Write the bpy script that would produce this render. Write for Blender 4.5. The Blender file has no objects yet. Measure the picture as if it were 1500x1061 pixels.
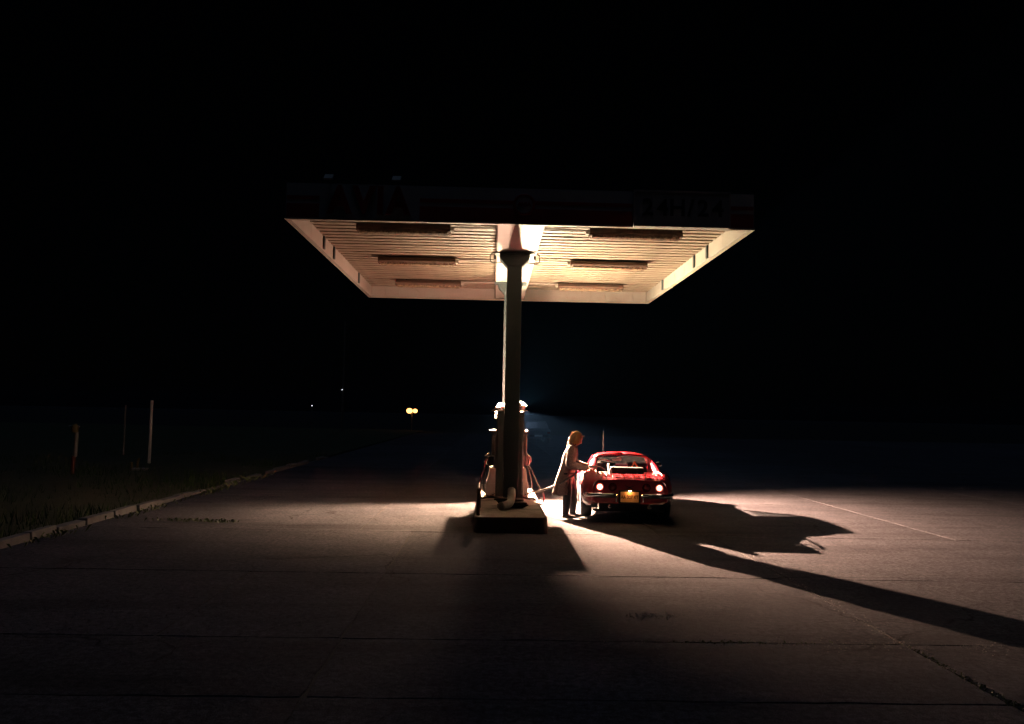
import bpy, bmesh, math, random
from mathutils import Vector, Matrix, Euler
R = math.radians
random.seed(7)
sc = bpy.context.scene
COL = sc.collection

# ------------------------------------------------------------------ camera
CAMX = Vector((0.9995, -0.0207, 0.0237)).normalized()      # world X seen in camera axes (right, up, forward)
FPX = 1200.0
cam_d = bpy.data.cameras.new('camera')
cam_d.sensor_width = 36.0
cam_d.lens = FPX / 1500 * 36
cam_d.clip_start = 0.05
cam_d.clip_end = 6000
cam = bpy.data.objects.new('camera', cam_d)
COL.objects.link(cam)
yw = Vector((-30, -73.5, FPX)).normalized()
dh = Vector((math.cos(R(1.1)), -math.sin(R(1.1)), 0))
zw = dh.cross(yw).normalized()
if zw.y < 0: zw = -zw
xw = yw.cross(zw)
if xw.x < 0: xw = -xw
right = Vector((xw.x, yw.x, zw.x)); up = Vector((xw.y, yw.y, zw.y)); fwd = Vector((xw.z, yw.z, zw.z))
cam.matrix_world = Matrix(((right.x, up.x, -fwd.x, 0), (right.y, up.y, -fwd.y, 0), (right.z, up.z, -fwd.z, 2.0), (0, 0, 0, 1)))
sc.camera = cam

# ------------------------------------------------------------------ night sky, moon, exposure
w = bpy.data.worlds.new('World'); sc.world = w; w.use_nodes = True
nt = w.node_tree
bg = nt.nodes['Background']
sky = nt.nodes.new('ShaderNodeTexSky'); sky.sky_type = 'NISHITA'; sky.sun_disc = False
sky.sun_elevation = R(84); sky.sun_rotation = R(195)
nt.links.new(sky.outputs[0], bg.inputs[0]); bg.inputs[1].default_value = 0.00006
md = bpy.data.lights.new('moon', 'SUN'); md.energy = 0.10; md.angle = R(20); md.color = (0.45, 0.65, 1.0)
moon = bpy.data.objects.new('moon', md); COL.objects.link(moon)
_az, _el = R(195), R(84)
_dir = Vector((math.sin(_az) * math.cos(_el), math.cos(_az) * math.cos(_el), math.sin(_el)))
moon.rotation_euler = (-_dir).to_track_quat('-Z', 'Y').to_euler()
moon.location = (0, -20, 30)
sc.view_settings.view_transform = 'Standard'; sc.view_settings.look = 'None'
sc.view_settings.exposure = 0; sc.view_settings.gamma = 1; sc.view_settings.use_curve_mapping = False
sc.cycles.use_denoising = True
HAZE = 0.00007
sc.cycles.sample_clamp_indirect = 8
sc.cycles.max_bounces = 8
sc.cycles.transparent_max_bounces = 12
sc.cycles.blur_glossy = 0.5

# ------------------------------------------------------------------ materials
def mat(name, col=(.5, .5, .5), rough=.6, metal=0., coat=0., noise=None, bump=None, emit=None, spec=.5, rvar=None, dirt=None, stretch=None):
    """procedural principled; noise=(scale, colour2, low, high), bump=(scale,strength,dist), dirt=(scale,colour,lo,hi)"""
    m = bpy.data.materials.new(name); m.use_nodes = True
    t = m.node_tree; b = t.nodes['Principled BSDF']
    b.inputs['Base Color'].default_value = (*col, 1)
    b.inputs['Roughness'].default_value = rough
    b.inputs['Metallic'].default_value = metal
    b.inputs['Coat Weight'].default_value = coat
    b.inputs['Coat Roughness'].default_value = .05
    b.inputs['Specular IOR Level'].default_value = spec
    tc = t.nodes.new('ShaderNodeTexCoord'); src = tc.outputs['Object']
    if stretch:
        mp = t.nodes.new('ShaderNodeMapping'); mp.inputs['Scale'].default_value = stretch
        t.links.new(src, mp.inputs[0]); src = mp.outputs[0]
    def nz(scale, detail=6, rgh=.6):
        n = t.nodes.new('ShaderNodeTexNoise'); n.inputs['Scale'].default_value = scale
        n.inputs['Detail'].default_value = detail; n.inputs['Roughness'].default_value = rgh
        t.links.new(src, n.inputs['Vector']); return n.outputs['Fac']
    def ramp(fac, lo, hi, c0, c1):
        r = t.nodes.new('ShaderNodeValToRGB'); r.color_ramp.elements[0].position = lo; r.color_ramp.elements[1].position = hi
        r.color_ramp.elements[0].color = c0; r.color_ramp.elements[1].color = c1
        t.links.new(fac, r.inputs[0]); return r.outputs[0]
    cur = None
    if noise:
        cur = ramp(nz(noise[0]), noise[2] if len(noise) > 2 else .3, noise[3] if len(noise) > 3 else .7, (*col, 1), (*noise[1], 1))
    if dirt:
        f = ramp(nz(dirt[0], 9, .7), dirt[2], dirt[3], (0, 0, 0, 1), (1, 1, 1, 1))
        mx = t.nodes.new('ShaderNodeMix'); mx.data_type = 'RGBA'
        t.links.new(f, mx.inputs[0])
        if cur is None: mx.inputs[6].default_value = (*col, 1)
        else: t.links.new(cur, mx.inputs[6])
        mx.inputs[7].default_value = (*dirt[1], 1); cur = mx.outputs[2]
    if cur is not None: t.links.new(cur, b.inputs['Base Color'])
    if rvar:
        t.links.new(ramp(nz(rvar[0]), .3, .7, (rvar[1],) * 3 + (1,), (rvar[2],) * 3 + (1,)), b.inputs['Roughness'])
    if bump:
        bp = t.nodes.new('ShaderNodeBump'); bp.inputs['Strength'].default_value = bump[1]; bp.inputs['Distance'].default_value = bump[2]
        t.links.new(nz(bump[0], 8, .65), bp.inputs['Height']); t.links.new(bp.outputs[0], b.inputs['Normal'])
    if emit:
        b.inputs['Emission Color'].default_value = (*emit[0], 1); b.inputs['Emission Strength'].default_value = emit[1]
    return m

def glass_mat(name, tint=(.8, .85, .85), gloss=.12):
    m = bpy.data.materials.new(name); m.use_nodes = True; t = m.node_tree
    for n in list(t.nodes):
        if n.type != 'OUTPUT_MATERIAL': t.nodes.remove(n)
    o = [n for n in t.nodes if n.type == 'OUTPUT_MATERIAL'][0]
    tr = t.nodes.new('ShaderNodeBsdfTransparent'); tr.inputs[0].default_value = (*tint, 1)
    gl = t.nodes.new('ShaderNodeBsdfGlossy'); gl.inputs['Roughness'].default_value = .03
    fr = t.nodes.new('ShaderNodeLayerWeight'); fr.inputs[0].default_value = .25
    ad = t.nodes.new('ShaderNodeMath'); ad.operation = 'MULTIPLY_ADD'; ad.inputs[1].default_value = .6; ad.inputs[2].default_value = gloss * .4
    mx = t.nodes.new('ShaderNodeMixShader')
    t.links.new(fr.outputs['Fresnel'], ad.inputs[0]); t.links.new(ad.outputs[0], mx.inputs[0])
    t.links.new(tr.outputs[0], mx.inputs[1]); t.links.new(gl.outputs[0], mx.inputs[2]); t.links.new(mx.outputs[0], o.inputs[0])
    return m

def concrete_mat(name, base, dark, light):
    m = bpy.data.materials.new(name); m.use_nodes = True; t = m.node_tree; b = t.nodes['Principled BSDF']; L = t.links.new
    geo = t.nodes.new('ShaderNodeNewGeometry'); P = geo.outputs['Position']
    oi = t.nodes.new('ShaderNodeObjectInfo')
    def nz(scale, det=8, rg=.65, st=None):
        n = t.nodes.new('ShaderNodeTexNoise'); n.inputs['Scale'].default_value = scale; n.inputs['Detail'].default_value = det; n.inputs['Roughness'].default_value = rg
        s = P
        if st:
            mp = t.nodes.new('ShaderNodeMapping'); mp.inputs['Scale'].default_value = st; L(P, mp.inputs[0]); s = mp.outputs[0]
        L(s, n.inputs['Vector']); return n.outputs['Fac']
    def ramp(f, lo, hi, c0, c1):
        r = t.nodes.new('ShaderNodeValToRGB'); e = r.color_ramp.elements; e[0].position = lo; e[1].position = hi; e[0].color = c0; e[1].color = c1; L(f, r.inputs[0]); return r.outputs[0]
    def mix(f, a, c, mode='MIX'):
        x = t.nodes.new('ShaderNodeMix'); x.data_type = 'RGBA'; x.blend_type = mode
        if isinstance(f, float): x.inputs[0].default_value = f
        else: L(f, x.inputs[0])
        L(a, x.inputs[6])
        if isinstance(c, tuple): x.inputs[7].default_value = c
        else: L(c, x.inputs[7])
        return x.outputs[2]
    c = ramp(nz(.9), .3, .72, (*dark, 1), (*base, 1))
    c = mix(ramp(nz(3.1, 10, .7), .5, .72, (0, 0, 0, 1), (.7, .7, .7, 1)), c, (*light, 1))
    c = mix(ramp(nz(.5, 6, .7, (.25, 2.2, 1)), .50, .72, (0, 0, 0, 1), (.8, .8, .8, 1)), c, (dark[0] * .45, dark[1] * .45, dark[2] * .45, 1))
    c = mix(ramp(nz(120, 2, .5), .35, .65, (.45, .45, .45, 1), (1, 1, 1, 1)), c, (1, 1, 1, 1), 'MULTIPLY') if False else c
    g0 = ramp(nz(17, 4, .7), .36, .64, (.55, .55, .55, 1), (1.4, 1.4, 1.4, 1)); c = mix(1.0, c, g0, 'MULTIPLY')
    g = ramp(nz(90, 3, .6), .3, .7, (.30, .30, .30, 1), (1.6, 1.6, 1.6, 1))
    c = mix(1.0, c, g, 'MULTIPLY')
    wn = t.nodes.new('ShaderNodeTexNoise'); wn.inputs['Scale'].default_value = 1.3; wn.inputs['Detail'].default_value = 8; L(P, wn.inputs['Vector'])
    wa = t.nodes.new('ShaderNodeVectorMath'); wa.operation = 'MULTIPLY_ADD'; wa.inputs[1].default_value = (.9, .9, 0); L(wn.outputs['Color'], wa.inputs[0]); L(P, wa.inputs[2])
    vo = t.nodes.new('ShaderNodeTexVoronoi'); vo.feature = 'DISTANCE_TO_EDGE'; vo.inputs['Scale'].default_value = .33; L(wa.outputs[0], vo.inputs['Vector'])
    crack = ramp(vo.outputs['Distance'], .0008, .0042, (1, 1, 1, 1), (0, 0, 0, 1))
    cm_ = mix(1.0, crack, ramp(nz(.35, 3, .5), .48, .56, (0, 0, 0, 1), (1, 1, 1, 1)), 'MULTIPLY')
    c = mix(cm_, c, (.012, .011, .011, 1))
    c = mix(ramp(nz(.8, 9, .72), .60, .74, (0, 0, 0, 1), (.85, .85, .85, 1)), c, (.022, .02, .021, 1))
    tone = t.nodes.new('ShaderNodeMapRange'); tone.inputs[3].default_value = .84; tone.inputs[4].default_value = 1.1; L(oi.outputs['Random'], tone.inputs[0])
    c = mix(1.0, c, tone.outputs[0], 'MULTIPLY')
    L(c, b.inputs['Base Color'])
    L(ramp(nz(2.2), .3, .7, (.82, .82, .82, 1), (.97, .97, .97, 1)), b.inputs['Roughness'])
    b.inputs['Specular IOR Level'].default_value = .06
    bp = t.nodes.new('ShaderNodeBump'); bp.inputs['Strength'].default_value = .8; bp.inputs['Distance'].default_value = .008
    L(nz(45, 6, .75), bp.inputs['Height'])
    bp2 = t.nodes.new('ShaderNodeBump'); bp2.inputs['Strength'].default_value = .45; bp2.inputs['Distance'].default_value = .03
    L(nz(4.5, 8, .6), bp2.inputs['Height']); L(bp2.outputs[0], bp.inputs['Normal'])
    L(bp.outputs[0], b.inputs['Normal'])
    return m

M = {}
M['concrete'] = concrete_mat('forecourt concrete', (.084, .082, .094), (.053, .053, .063), (.105, .103, .115))
M['joint'] = mat('joint dirt', (.04, .037, .034), .95, bump=(40, .8, .01))
M['soil'] = mat('dark soil', (.008, .008, .007), .95, noise=(1.2, (.014, .013, .01)), bump=(12, .6, .03))
M['verge'] = mat('verge soil', (.022, .03, .012), .95, noise=(2.0, (.04, .045, .02)), bump=(18, .8, .04))
M['grass'] = mat('grass blade', (.025, .055, .016), .8, noise=(1.5, (.045, .07, .022)), spec=.1)
M['weed'] = mat('weed leaf', (.05, .09, .025), .6, noise=(3, (.09, .11, .04)))
M['kerb'] = mat('kerb stone', (.17, .17, .175), .85, noise=(6, (.10, .10, .105)), bump=(30, .6, .01), dirt=(3, (.1, .1, .08), .55, .72))
M['gravel'] = mat('gravel', (.10, .095, .09), .85, noise=(2, (.2, .19, .18)))
M['ceil'] = mat('ceiling panel paint', (.24, .19, .145), .5, noise=(1.1, (.165, .125, .095)), dirt=(2.6, (.07, .05, .035), .48, .74), stretch=(1, 3.5, 1), bump=(6, .2, .01))
M['groove'] = mat('dark ceiling backing', (.06, .045, .03), .9)  # dark brown for the sheet above the panels
M['cream'] = mat('cream painted metal', (.34, .30, .27), .5, noise=(1.5, (.28, .24, .21)), dirt=(4, (.14, .1, .07), .6, .8))
M['fascia_w'] = mat('fascia white paint', (.36, .38, .38), .45, noise=(2, (.28, .3, .3)), dirt=(3, (.2, .19, .17), .6, .8))
M['sign'] = mat('weathered sign face', (.24, .26, .27), .5, noise=(2, (.19, .2, .21)), dirt=(3, (.12, .11, .1), .6, .8))
M['fascia_r'] = mat('fascia red paint', (.30, .02, .025), .45, noise=(2, (.2, .02, .02)))
M['letter_r'] = mat('letter red', (.25, .015, .02), .4)
M['black'] = mat('black paint', (.012, .012, .013), .45, noise=(8, (.03, .03, .03)))
M['column'] = mat('column paint', (.045, .062, .066), .55, noise=(3, (.036, .05, .053)), dirt=(5, (.1, .1, .09), .6, .8), stretch=(1, 1, .3))
M['rust'] = mat('rusty housing', (.05, .03, .022), .85, noise=(9, (.1, .05, .03)), bump=(30, .6, .01))
M['dirtyglass'] = mat('dirty diffuser', (.22, .15, .09), .5, dirt=(14, (.03, .018, .01), .42, .6))
M['islandc'] = mat('island concrete', (.36, .33, .30), .85, noise=(4, (.24, .22, .2)), bump=(30, .6, .01), dirt=(3, (.1, .09, .08), .5, .7))
M['steel'] = mat('dark steel edge', (.05, .05, .05), .5, metal=.6, noise=(6, (.1, .06, .04)))
M['cabinet'] = mat('dark cabinet paint', (.035, .045, .042), .4, noise=(3, (.05, .055, .05)), dirt=(8, (.09, .08, .06), .62, .8))
M['pumpw'] = mat('white pump panel', (.66, .60, .54), .45, noise=(3, (.55, .49, .43)), dirt=(6, (.3, .24, .18), .6, .8))
M['chrome'] = mat('chrome', (.75, .75, .75), .12, metal=1)
M['rack'] = mat('dull chrome tube', (.7, .69, .67), .38, metal=.9)
M['rubber'] = mat('rubber', (.014, .014, .014), .55, noise=(30, (.03, .03, .03)))
M['hose'] = mat('hose rubber', (.03, .027, .027), .32, coat=.3)
M['pipe'] = mat('grey plastic pipe', (.32, .33, .32), .5, noise=(7, (.2, .2, .19)))
M['display'] = mat('dark display glass', (.02, .022, .025), .1)
M['red'] = mat('car red paint', (.33, .006, .018), .32, coat=1.0, noise=(2.2, (.28, .005, .015)))
M['tyre'] = mat('tyre', (.017, .017, .017), .7, bump=(60, .4, .004))
M['darktrim'] = mat('dark trim', (.01, .01, .01), .6)
M['seat'] = mat('seat vinyl', (.05, .045, .045), .45)
M['tail'] = mat('lit tail lamp', (.5, .02, .02), .25, emit=((1.0, .12, .06), 1.6))
M['tailhot'] = mat('tail lamp bulb glow', (1, .6, .5), .3, emit=((1.0, .62, .48), 9.0))
M['taildark'] = mat('unlit tail lamp', (.12, .004, .006), .15, coat=1)
M['plate'] = mat('number plate', (.75, .5, .25), .5, noise=(20, (.68, .42, .2)))
M['plateink'] = mat('number plate ink', (.05, .02, .01), .6)
M['platebulb'] = mat('plate lamp bulb', (1, .6, .3), .4, emit=((1.0, .42, .14), 190.0))
M['paper'] = mat('white paper', (.75, .75, .72), .7)
M['glass'] = glass_mat('car glass')
M['case'] = mat('black case', (.015, .014, .014), .5, bump=(50, .4, .004))
M['orange'] = mat('orange reflector', (.8, .28, .08), .35)
M['skin'] = mat('skin', (.58, .36, .27), .5, noise=(20, (.52, .30, .22)))
M['hair'] = mat('blonde hair', (.78, .60, .36), .4, noise=(14, (.52, .36, .19)), stretch=(1, 1, .3))
_t = M['hair'].node_tree; _b = _t.nodes['Principled BSDF']; _o = [n for n in _t.nodes if n.type == 'OUTPUT_MATERIAL'][0]
_tl = _t.nodes.new('ShaderNodeBsdfTranslucent'); _tl.inputs[0].default_value = (.95, .78, .5, 1); _mx = _t.nodes.new('ShaderNodeMixShader'); _mx.inputs[0].default_value = .5
_t.links.new(_b.outputs[0], _mx.inputs[1]); _t.links.new(_tl.outputs[0], _mx.inputs[2]); _t.links.new(_mx.outputs[0], _o.inputs[0])
M['coat'] = mat('tweed coat', (.36, .26, .235), .9, noise=(45, (.15, .105, .095)), bump=(90, .6, .004))
M['lining'] = mat('scarf wool', (.35, .12, .11), .9, noise=(25, (.12, .14, .15)), bump=(60, .5, .004))
M['trouser'] = mat('dark trousers', (.016, .017, .022), .8)
M['shoe'] = mat('black shoe', (.012, .011, .011), .35)
M['eye'] = mat('eye', (.5, .48, .45), .2)
M['lip'] = mat('lips', (.4, .12, .1), .45)
M['whitepost'] = mat('white post paint', (.72, .72, .72), .5, noise=(5, (.6, .6, .58)))
M['redpost'] = mat('red post paint', (.10, .012, .012), .55, noise=(8, (.12, .02, .015)))
M['greypost'] = mat('grey post paint', (.25, .25, .25), .6, noise=(6, (.17, .16, .15)))
M['yellow'] = mat('faded yellow paint', (.12, .09, .025), .6)
M['farcar'] = mat('dark car paint', (.035, .04, .05), .3, coat=.6)
M['dish'] = mat('lamp reflector', (.8, .8, .78), .35, metal=.3)
M['added_bulbL'] = mat('left added downlight bulb', (1, .8, .6), .4, emit=((1.0, .62, .37), 282809))  # added to the left lamp, unseen behind the cabinet
M['upL'] = mat('left uplight bulb', (1, .8, .6), .4, emit=((1.0, .61, .42), 7074))
M['upR'] = mat('right uplight bulb', (1, .85, .6), .4, emit=((1.0, .85, .53), 41557))
M['added_bulbR'] = mat('right added downlight bulb', (1, .85, .6), .4, emit=((1.0, .59, .39), 3369635))  # added unseen source, main light on the right-hand ground
M['sodium'] = mat('sodium bulb', (1, .5, .2), .4, emit=((1.0, .40, .10), 5.0))
M['glint'] = mat('small far lamp', (1, 1, 1), .4, emit=((.85, .92, 1.0), 2.5))
M['blue'] = mat('plate blue', (.5, .4, .4), .4)

# ------------------------------------------------------------------ mesh builder
class B:
    def __init__(s): s.v = []; s.f = []; s.mi = []; s.cur = 0
    def add(s, vs, fs):
        o = len(s.v); s.v += [tuple(p) for p in vs]; s.f += [tuple(i + o for i in f) for f in fs]; s.mi += [s.cur] * len(fs); return s
    def box(s, x0, x1, y0, y1, z0, z1):
        return s.add([(x0, y0, z0), (x1, y0, z0), (x1, y1, z0), (x0, y1, z0), (x0, y0, z1), (x1, y0, z1), (x1, y1, z1), (x0, y1, z1)],
                     [(0, 3, 2, 1), (4, 5, 6, 7), (0, 1, 5, 4), (1, 2, 6, 5), (2, 3, 7, 6), (3, 0, 4, 7)])
    def tube(s, pts, r, n=10, cap=True):
        pts = [Vector(p) for p in pts]; k = len(pts)
        rs = r if isinstance(r, (list, tuple)) else [r] * k
        vs = []; prev = None
        for i, p in enumerate(pts):
            t = (pts[min(i + 1, k - 1)] - pts[max(i - 1, 0)]).normalized()
            if prev is None:
                a = Vector((0, 0, 1)) if abs(t.z) < .9 else Vector((1, 0, 0))
                u = t.cross(a).normalized()
            else:
                u = (prev - t * prev.dot(t)).normalized()
            prev = u; v = t.cross(u)
            rr = rs[i]
            for j in range(n):
                a = 2 * math.pi * j / n
                vs.append(p + u * (math.cos(a) * rr) + v * (math.sin(a) * rr))
        fs = [(i * n + j, i * n + (j + 1) % n, (i + 1) * n + (j + 1) % n, (i + 1) * n + j) for i in range(k - 1) for j in range(n)]
        if cap: fs += [tuple(range(n - 1, -1, -1)), tuple((k - 1) * n + j for j in range(n))]
        return s.add(vs, fs)
    def lathe(s, prof, mtx=Matrix.Identity(4), n=20):
        """profile [(r, h)] turned about local Z, then moved by mtx"""
        vs = []; k = len(prof)
        for r, h in prof:
            for j in range(n):
                a = 2 * math.pi * j / n; vs.append(mtx @ Vector((r * math.cos(a), r * math.sin(a), h)))
        fs = [(i * n + j, i * n + (j + 1) % n, (i + 1) * n + (j + 1) % n, (i + 1) * n + j) for i in range(k - 1) for j in range(n)]
        return s.add(vs, fs)
    def ball(s, c, r, n=12, m=8, mtx=None):
        rx, ry, rz = r if isinstance(r, (tuple, list)) else (r, r, r)
        vs = []; c = Vector(c)
        for i in range(m + 1):
            t = math.pi * i / m
            for j in range(n):
                a = 2 * math.pi * j / n
                p = Vector((rx * math.sin(t) * math.cos(a), ry * math.sin(t) * math.sin(a), rz * math.cos(t)))
                if mtx: p = mtx @ p
                vs.append(c + p)
        fs = [(i * n + j, (i + 1) * n + j, (i + 1) * n + (j + 1) % n, i * n + (j + 1) % n) for i in range(m) for j in range(n)]
        return s.add(vs, fs)
    def prism(s, poly, d0, d1, axis='y'):
        """poly in the two other axes, extruded along axis"""
        n = len(poly)
        def P(a, b, d): return {'y': (a, d, b), 'x': (d, a, b), 'z': (a, b, d)}[axis]
        vs = [P(a, b, d0) for a, b in poly] + [P(a, b, d1) for a, b in poly]
        fs = [tuple(range(n)), tuple(range(2 * n - 1, n - 1, -1))] + [(j, n + j, n + (j + 1) % n, (j + 1) % n) for j in range(n)]
        return s.add(vs, fs)
    def grid(s, rows, close=False):
        n = len(rows[0]); vs = [p for r in rows for p in r]; m = len(rows)
        fs = [(i * n + j, i * n + (j + 1) % n, (i + 1) * n + (j + 1) % n, (i + 1) * n + j) for i in range(m - 1) for j in range(n if close else n - 1)]
        return s.add(vs, fs)
    def mesh(s, name, mats, bevel=0, smooth=False, seg=1, weld=False):
        me = bpy.data.meshes.new(name)
        me.from_pydata(s.v, [], s.f)
        for m in (mats if isinstance(mats, (list, tuple)) else [mats]): me.materials.append(m)
        me.polygons.foreach_set('material_index', s.mi)
        bm = bmesh.new(); bm.from_mesh(me)
        if weld: bmesh.ops.remove_doubles(bm, verts=bm.verts, dist=1e-5)
        bmesh.ops.recalc_face_normals(bm, faces=bm.faces)
        if bevel: bmesh.ops.bevel(bm, geom=list(bm.edges), offset=bevel, segments=seg, affect='EDGES', profile=.6)
        bm.to_mesh(me); bm.free()
        if smooth:
            me.polygons.foreach_set('use_smooth', [True] * len(me.polygons))
        me.update(); return me
    def build(s, name, mats, parent=None, bevel=0, smooth=False, seg=1, weld=False):
        return link(name, s.mesh(name, mats, bevel, smooth, seg, weld), parent)

def link(name, me, parent=None):
    o = bpy.data.objects.new(name, me); COL.objects.link(o)
    if parent is not None: o.parent = parent
    return o
def tag(o, label=None, cat=None, group=None, kind=None):
    if label: o['label'] = label
    if cat: o['category'] = cat
    if group: o['group'] = group
    if kind: o['kind'] = kind
    return o
def empty(name, loc=(0, 0, 0), rz=0):
    o = bpy.data.objects.new(name, None); COL.objects.link(o); o.location = loc; o.rotation_euler = (0, 0, rz); o.empty_display_size = .2
    return o
def frame_to(d, loc=(0, 0, 0)):
    return Matrix.Translation(Vector(loc)) @ Vector(d).to_track_quat('Z', 'Y').to_matrix().to_4x4()
def copy_tree(o, parent=None):
    c = o.copy(); COL.objects.link(c); c.parent = parent
    for ch in list(o.children): copy_tree(ch, c)
    return c
def catmull(pts, n=8):
    pts = [Vector(p) for p in pts]; out = []
    for i in range(len(pts) - 1):
        p0, p1, p2, p3 = pts[max(i - 1, 0)], pts[i], pts[i + 1], pts[min(i + 2, len(pts) - 1)]
        for k in range(n):
            t = k / n
            out.append(.5 * ((2 * p1) + (p2 - p0) * t + (2 * p0 - 5 * p1 + 4 * p2 - p3) * t * t + (3 * p1 - p0 - 3 * p2 + p3) * t ** 3))
    out.append(pts[-1]); return out
def text_mesh(name, body, size, m, extrude=.01, offset=0., parent=None, loc=(0, 0, 0), rot=(R(90), 0, 0), sx=1., shear=0., align='CENTER'):
    cu = bpy.data.curves.new(name, 'FONT'); cu.body = body; cu.size = size; cu.extrude = extrude; cu.offset = offset; cu.shear = shear
    cu.align_x = align; cu.align_y = 'CENTER'; cu.resolution_u = 3
    o = bpy.data.objects.new(name + '_tmp', cu); COL.objects.link(o)
    dg = bpy.context.evaluated_depsgraph_get()
    me = bpy.data.meshes.new_from_object(o.evaluated_get(dg)); me.name = name
    bpy.data.objects.remove(o); bpy.data.curves.remove(cu)
    me.materials.clear(); me.materials.append(m)
    ob = link(name, me, parent); ob.location = loc; ob.rotation_euler = rot; ob.scale = (sx, 1, 1)
    return ob

# ------------------------------------------------------------------ ground
tag(B().add([(-400, -100, -.16), (400, -100, -.16), (400, 700, -.16), (-400, 700, -.16)], [(0, 1, 2, 3)]).build('ground', M['soil']), 'dark open ground reaching the horizon', kind='structure')
tag(B().add([(-6.75, -8, -.008), (70, -8, -.008), (70, 75, -.008), (-6.75, 75, -.008)], [(0, 1, 2, 3)]).build('forecourt', M['joint']), 'concrete forecourt of wide cracked slabs', kind='structure')
forecourt = bpy.data.objects['forecourt']
def slab(x0, x1, y0, y1):
    g = .004
    x0 += g * random.uniform(.5, 1.3); x1 -= g * random.uniform(.5, 1.3); y0 += g * random.uniform(.5, 1.4); y1 -= g * random.uniform(.5, 1.4)
    nx = max(2, int((x1 - x0) / .22)) if y0 < 22 else 2
    ny = max(2, int((y1 - y0) / .22)) if y0 < 22 else 2
    # ragged, chipped outline running round the slab, bevelled at the arris
    ring = []
    for i in range(nx): ring.append((x0 + (x1 - x0) * i / nx, y0))
    for i in range(ny): ring.append((x1, y0 + (y1 - y0) * i / ny))
    for i in range(nx): ring.append((x1 - (x1 - x0) * i / nx, y1))
    for i in range(ny): ring.append((x0, y1 - (y1 - y0) * i / ny))
    cxm, cym = (x0 + x1) / 2, (y0 + y1) / 2
    outer = []; inner = []; bot = []
    h = random.uniform(-.0006, .0006); tx, ty = random.uniform(-.0003, .0003), random.uniform(-.0003, .0003)
    for k, (x, y) in enumerate(ring):
        c = random.choice((0, 0, .002, .004, .008, .014, .022)) if y0 < 22 else 0
        dx, dy = (1 if x < cxm else -1), (1 if y < cym else -1)
        ax = c if x in (x0, x1) else 0; ay = c if y in (y0, y1) else 0
        ox, oy = x + dx * ax, y + dy * ay
        z = h + tx * (x - cxm) + ty * (y - cym)
        outer.append((ox, oy, z - .0007)); inner.append((ox + dx * (.004 if ax or x in (x0, x1) else 0), oy + dy * (.004 if ay or y in (y0, y1) else 0), z)); bot.append((x, y, -.06))
    n = len(ring)
    b = B(); b.add(bot + outer + inner, [(i, (i + 1) % n, n + (i + 1) % n, n + i) for i in range(n)] + [(n + i, n + (i + 1) % n, 2 * n + (i + 1) % n, 2 * n + i) for i in range(n)] + [tuple(2 * n + i for i in range(n))])
    return b.build('concrete_slab', M['concrete'], forecourt)
rows = [-6, -2, 1.6, 4.3, 5.85, 7.35, 10.25, 13.75, 18.9, 23.5, 28.5, 34, 40, 47, 56, 75]
for ri in range(len(rows) - 1):
    y0, y1 = rows[ri], rows[ri + 1]
    if ri <= 6: xs = [-6.7, -2.9, -1.27, 3.72, 8.7, 13.7, 18.7] if ri in (5,) else [-6.7, -1.27, 3.72, 8.7, 13.7, 18.7]
    else: xs = [-6.7, -2.15, 2.85, 7.85, 12.85, 17.85, 22.85]
    if ri >= 7: xs += [27.9, 33, 38]
    if ri >= 10: xs += [45, 52, 60, 70]
    for i in range(len(xs) - 1): slab(xs[i], xs[i + 1], y0, y1)

# verge with grass on the left
vb = B(); rws = []
for j in range(60):
    y = -4 + j * 1.5; rws.append([(-6.84 - i * 1.6 if i < 14 else -40 - (i - 14) * 30, y, (.04 + .06 * math.sin(i * 1.7 + j * .9) + .05 * math.sin(j * .6)) if i else .02) for i in range(18)])
tag(vb.grid(rws).build('grass_verge', M['verge'], smooth=True), 'dark grassy verge behind the broken kerb on the left', kind='structure')
def verge_z(x, y): return .05
gb = B()
for k in range(15000):
    y = 9 + 26 * random.random() ** 1.4; x = -6.85 - 13 * random.random() ** 1.5
    clump = math.sin(x * 1.9 + 1) * math.sin(y * 1.3) + math.sin(x * .7 + y * .9)
    if random.random() > .55 + .3 * clump: continue
    h = random.uniform(.06, .2) * (1 + .35 * clump); a = random.uniform(0, 6.28); wd = random.uniform(.006, .014)
    lx, ly = random.uniform(-.09, .09), random.uniform(-.09, .09); dx, dy = math.cos(a) * wd, math.sin(a) * wd
    z = -.02
    gb.add([(x - dx, y - dy, z), (x + dx, y + dy, z), (x + dx * .6 + lx * .4, y + dy * .6 + ly * .4, z + h * .6), (x + lx, y + ly, z + h + .05)], [(0, 1, 2), (0, 2, 3)])
tag(gb.build('verge_grass', M['grass']), 'uncut dark grass on the verge', kind='stuff')
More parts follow.
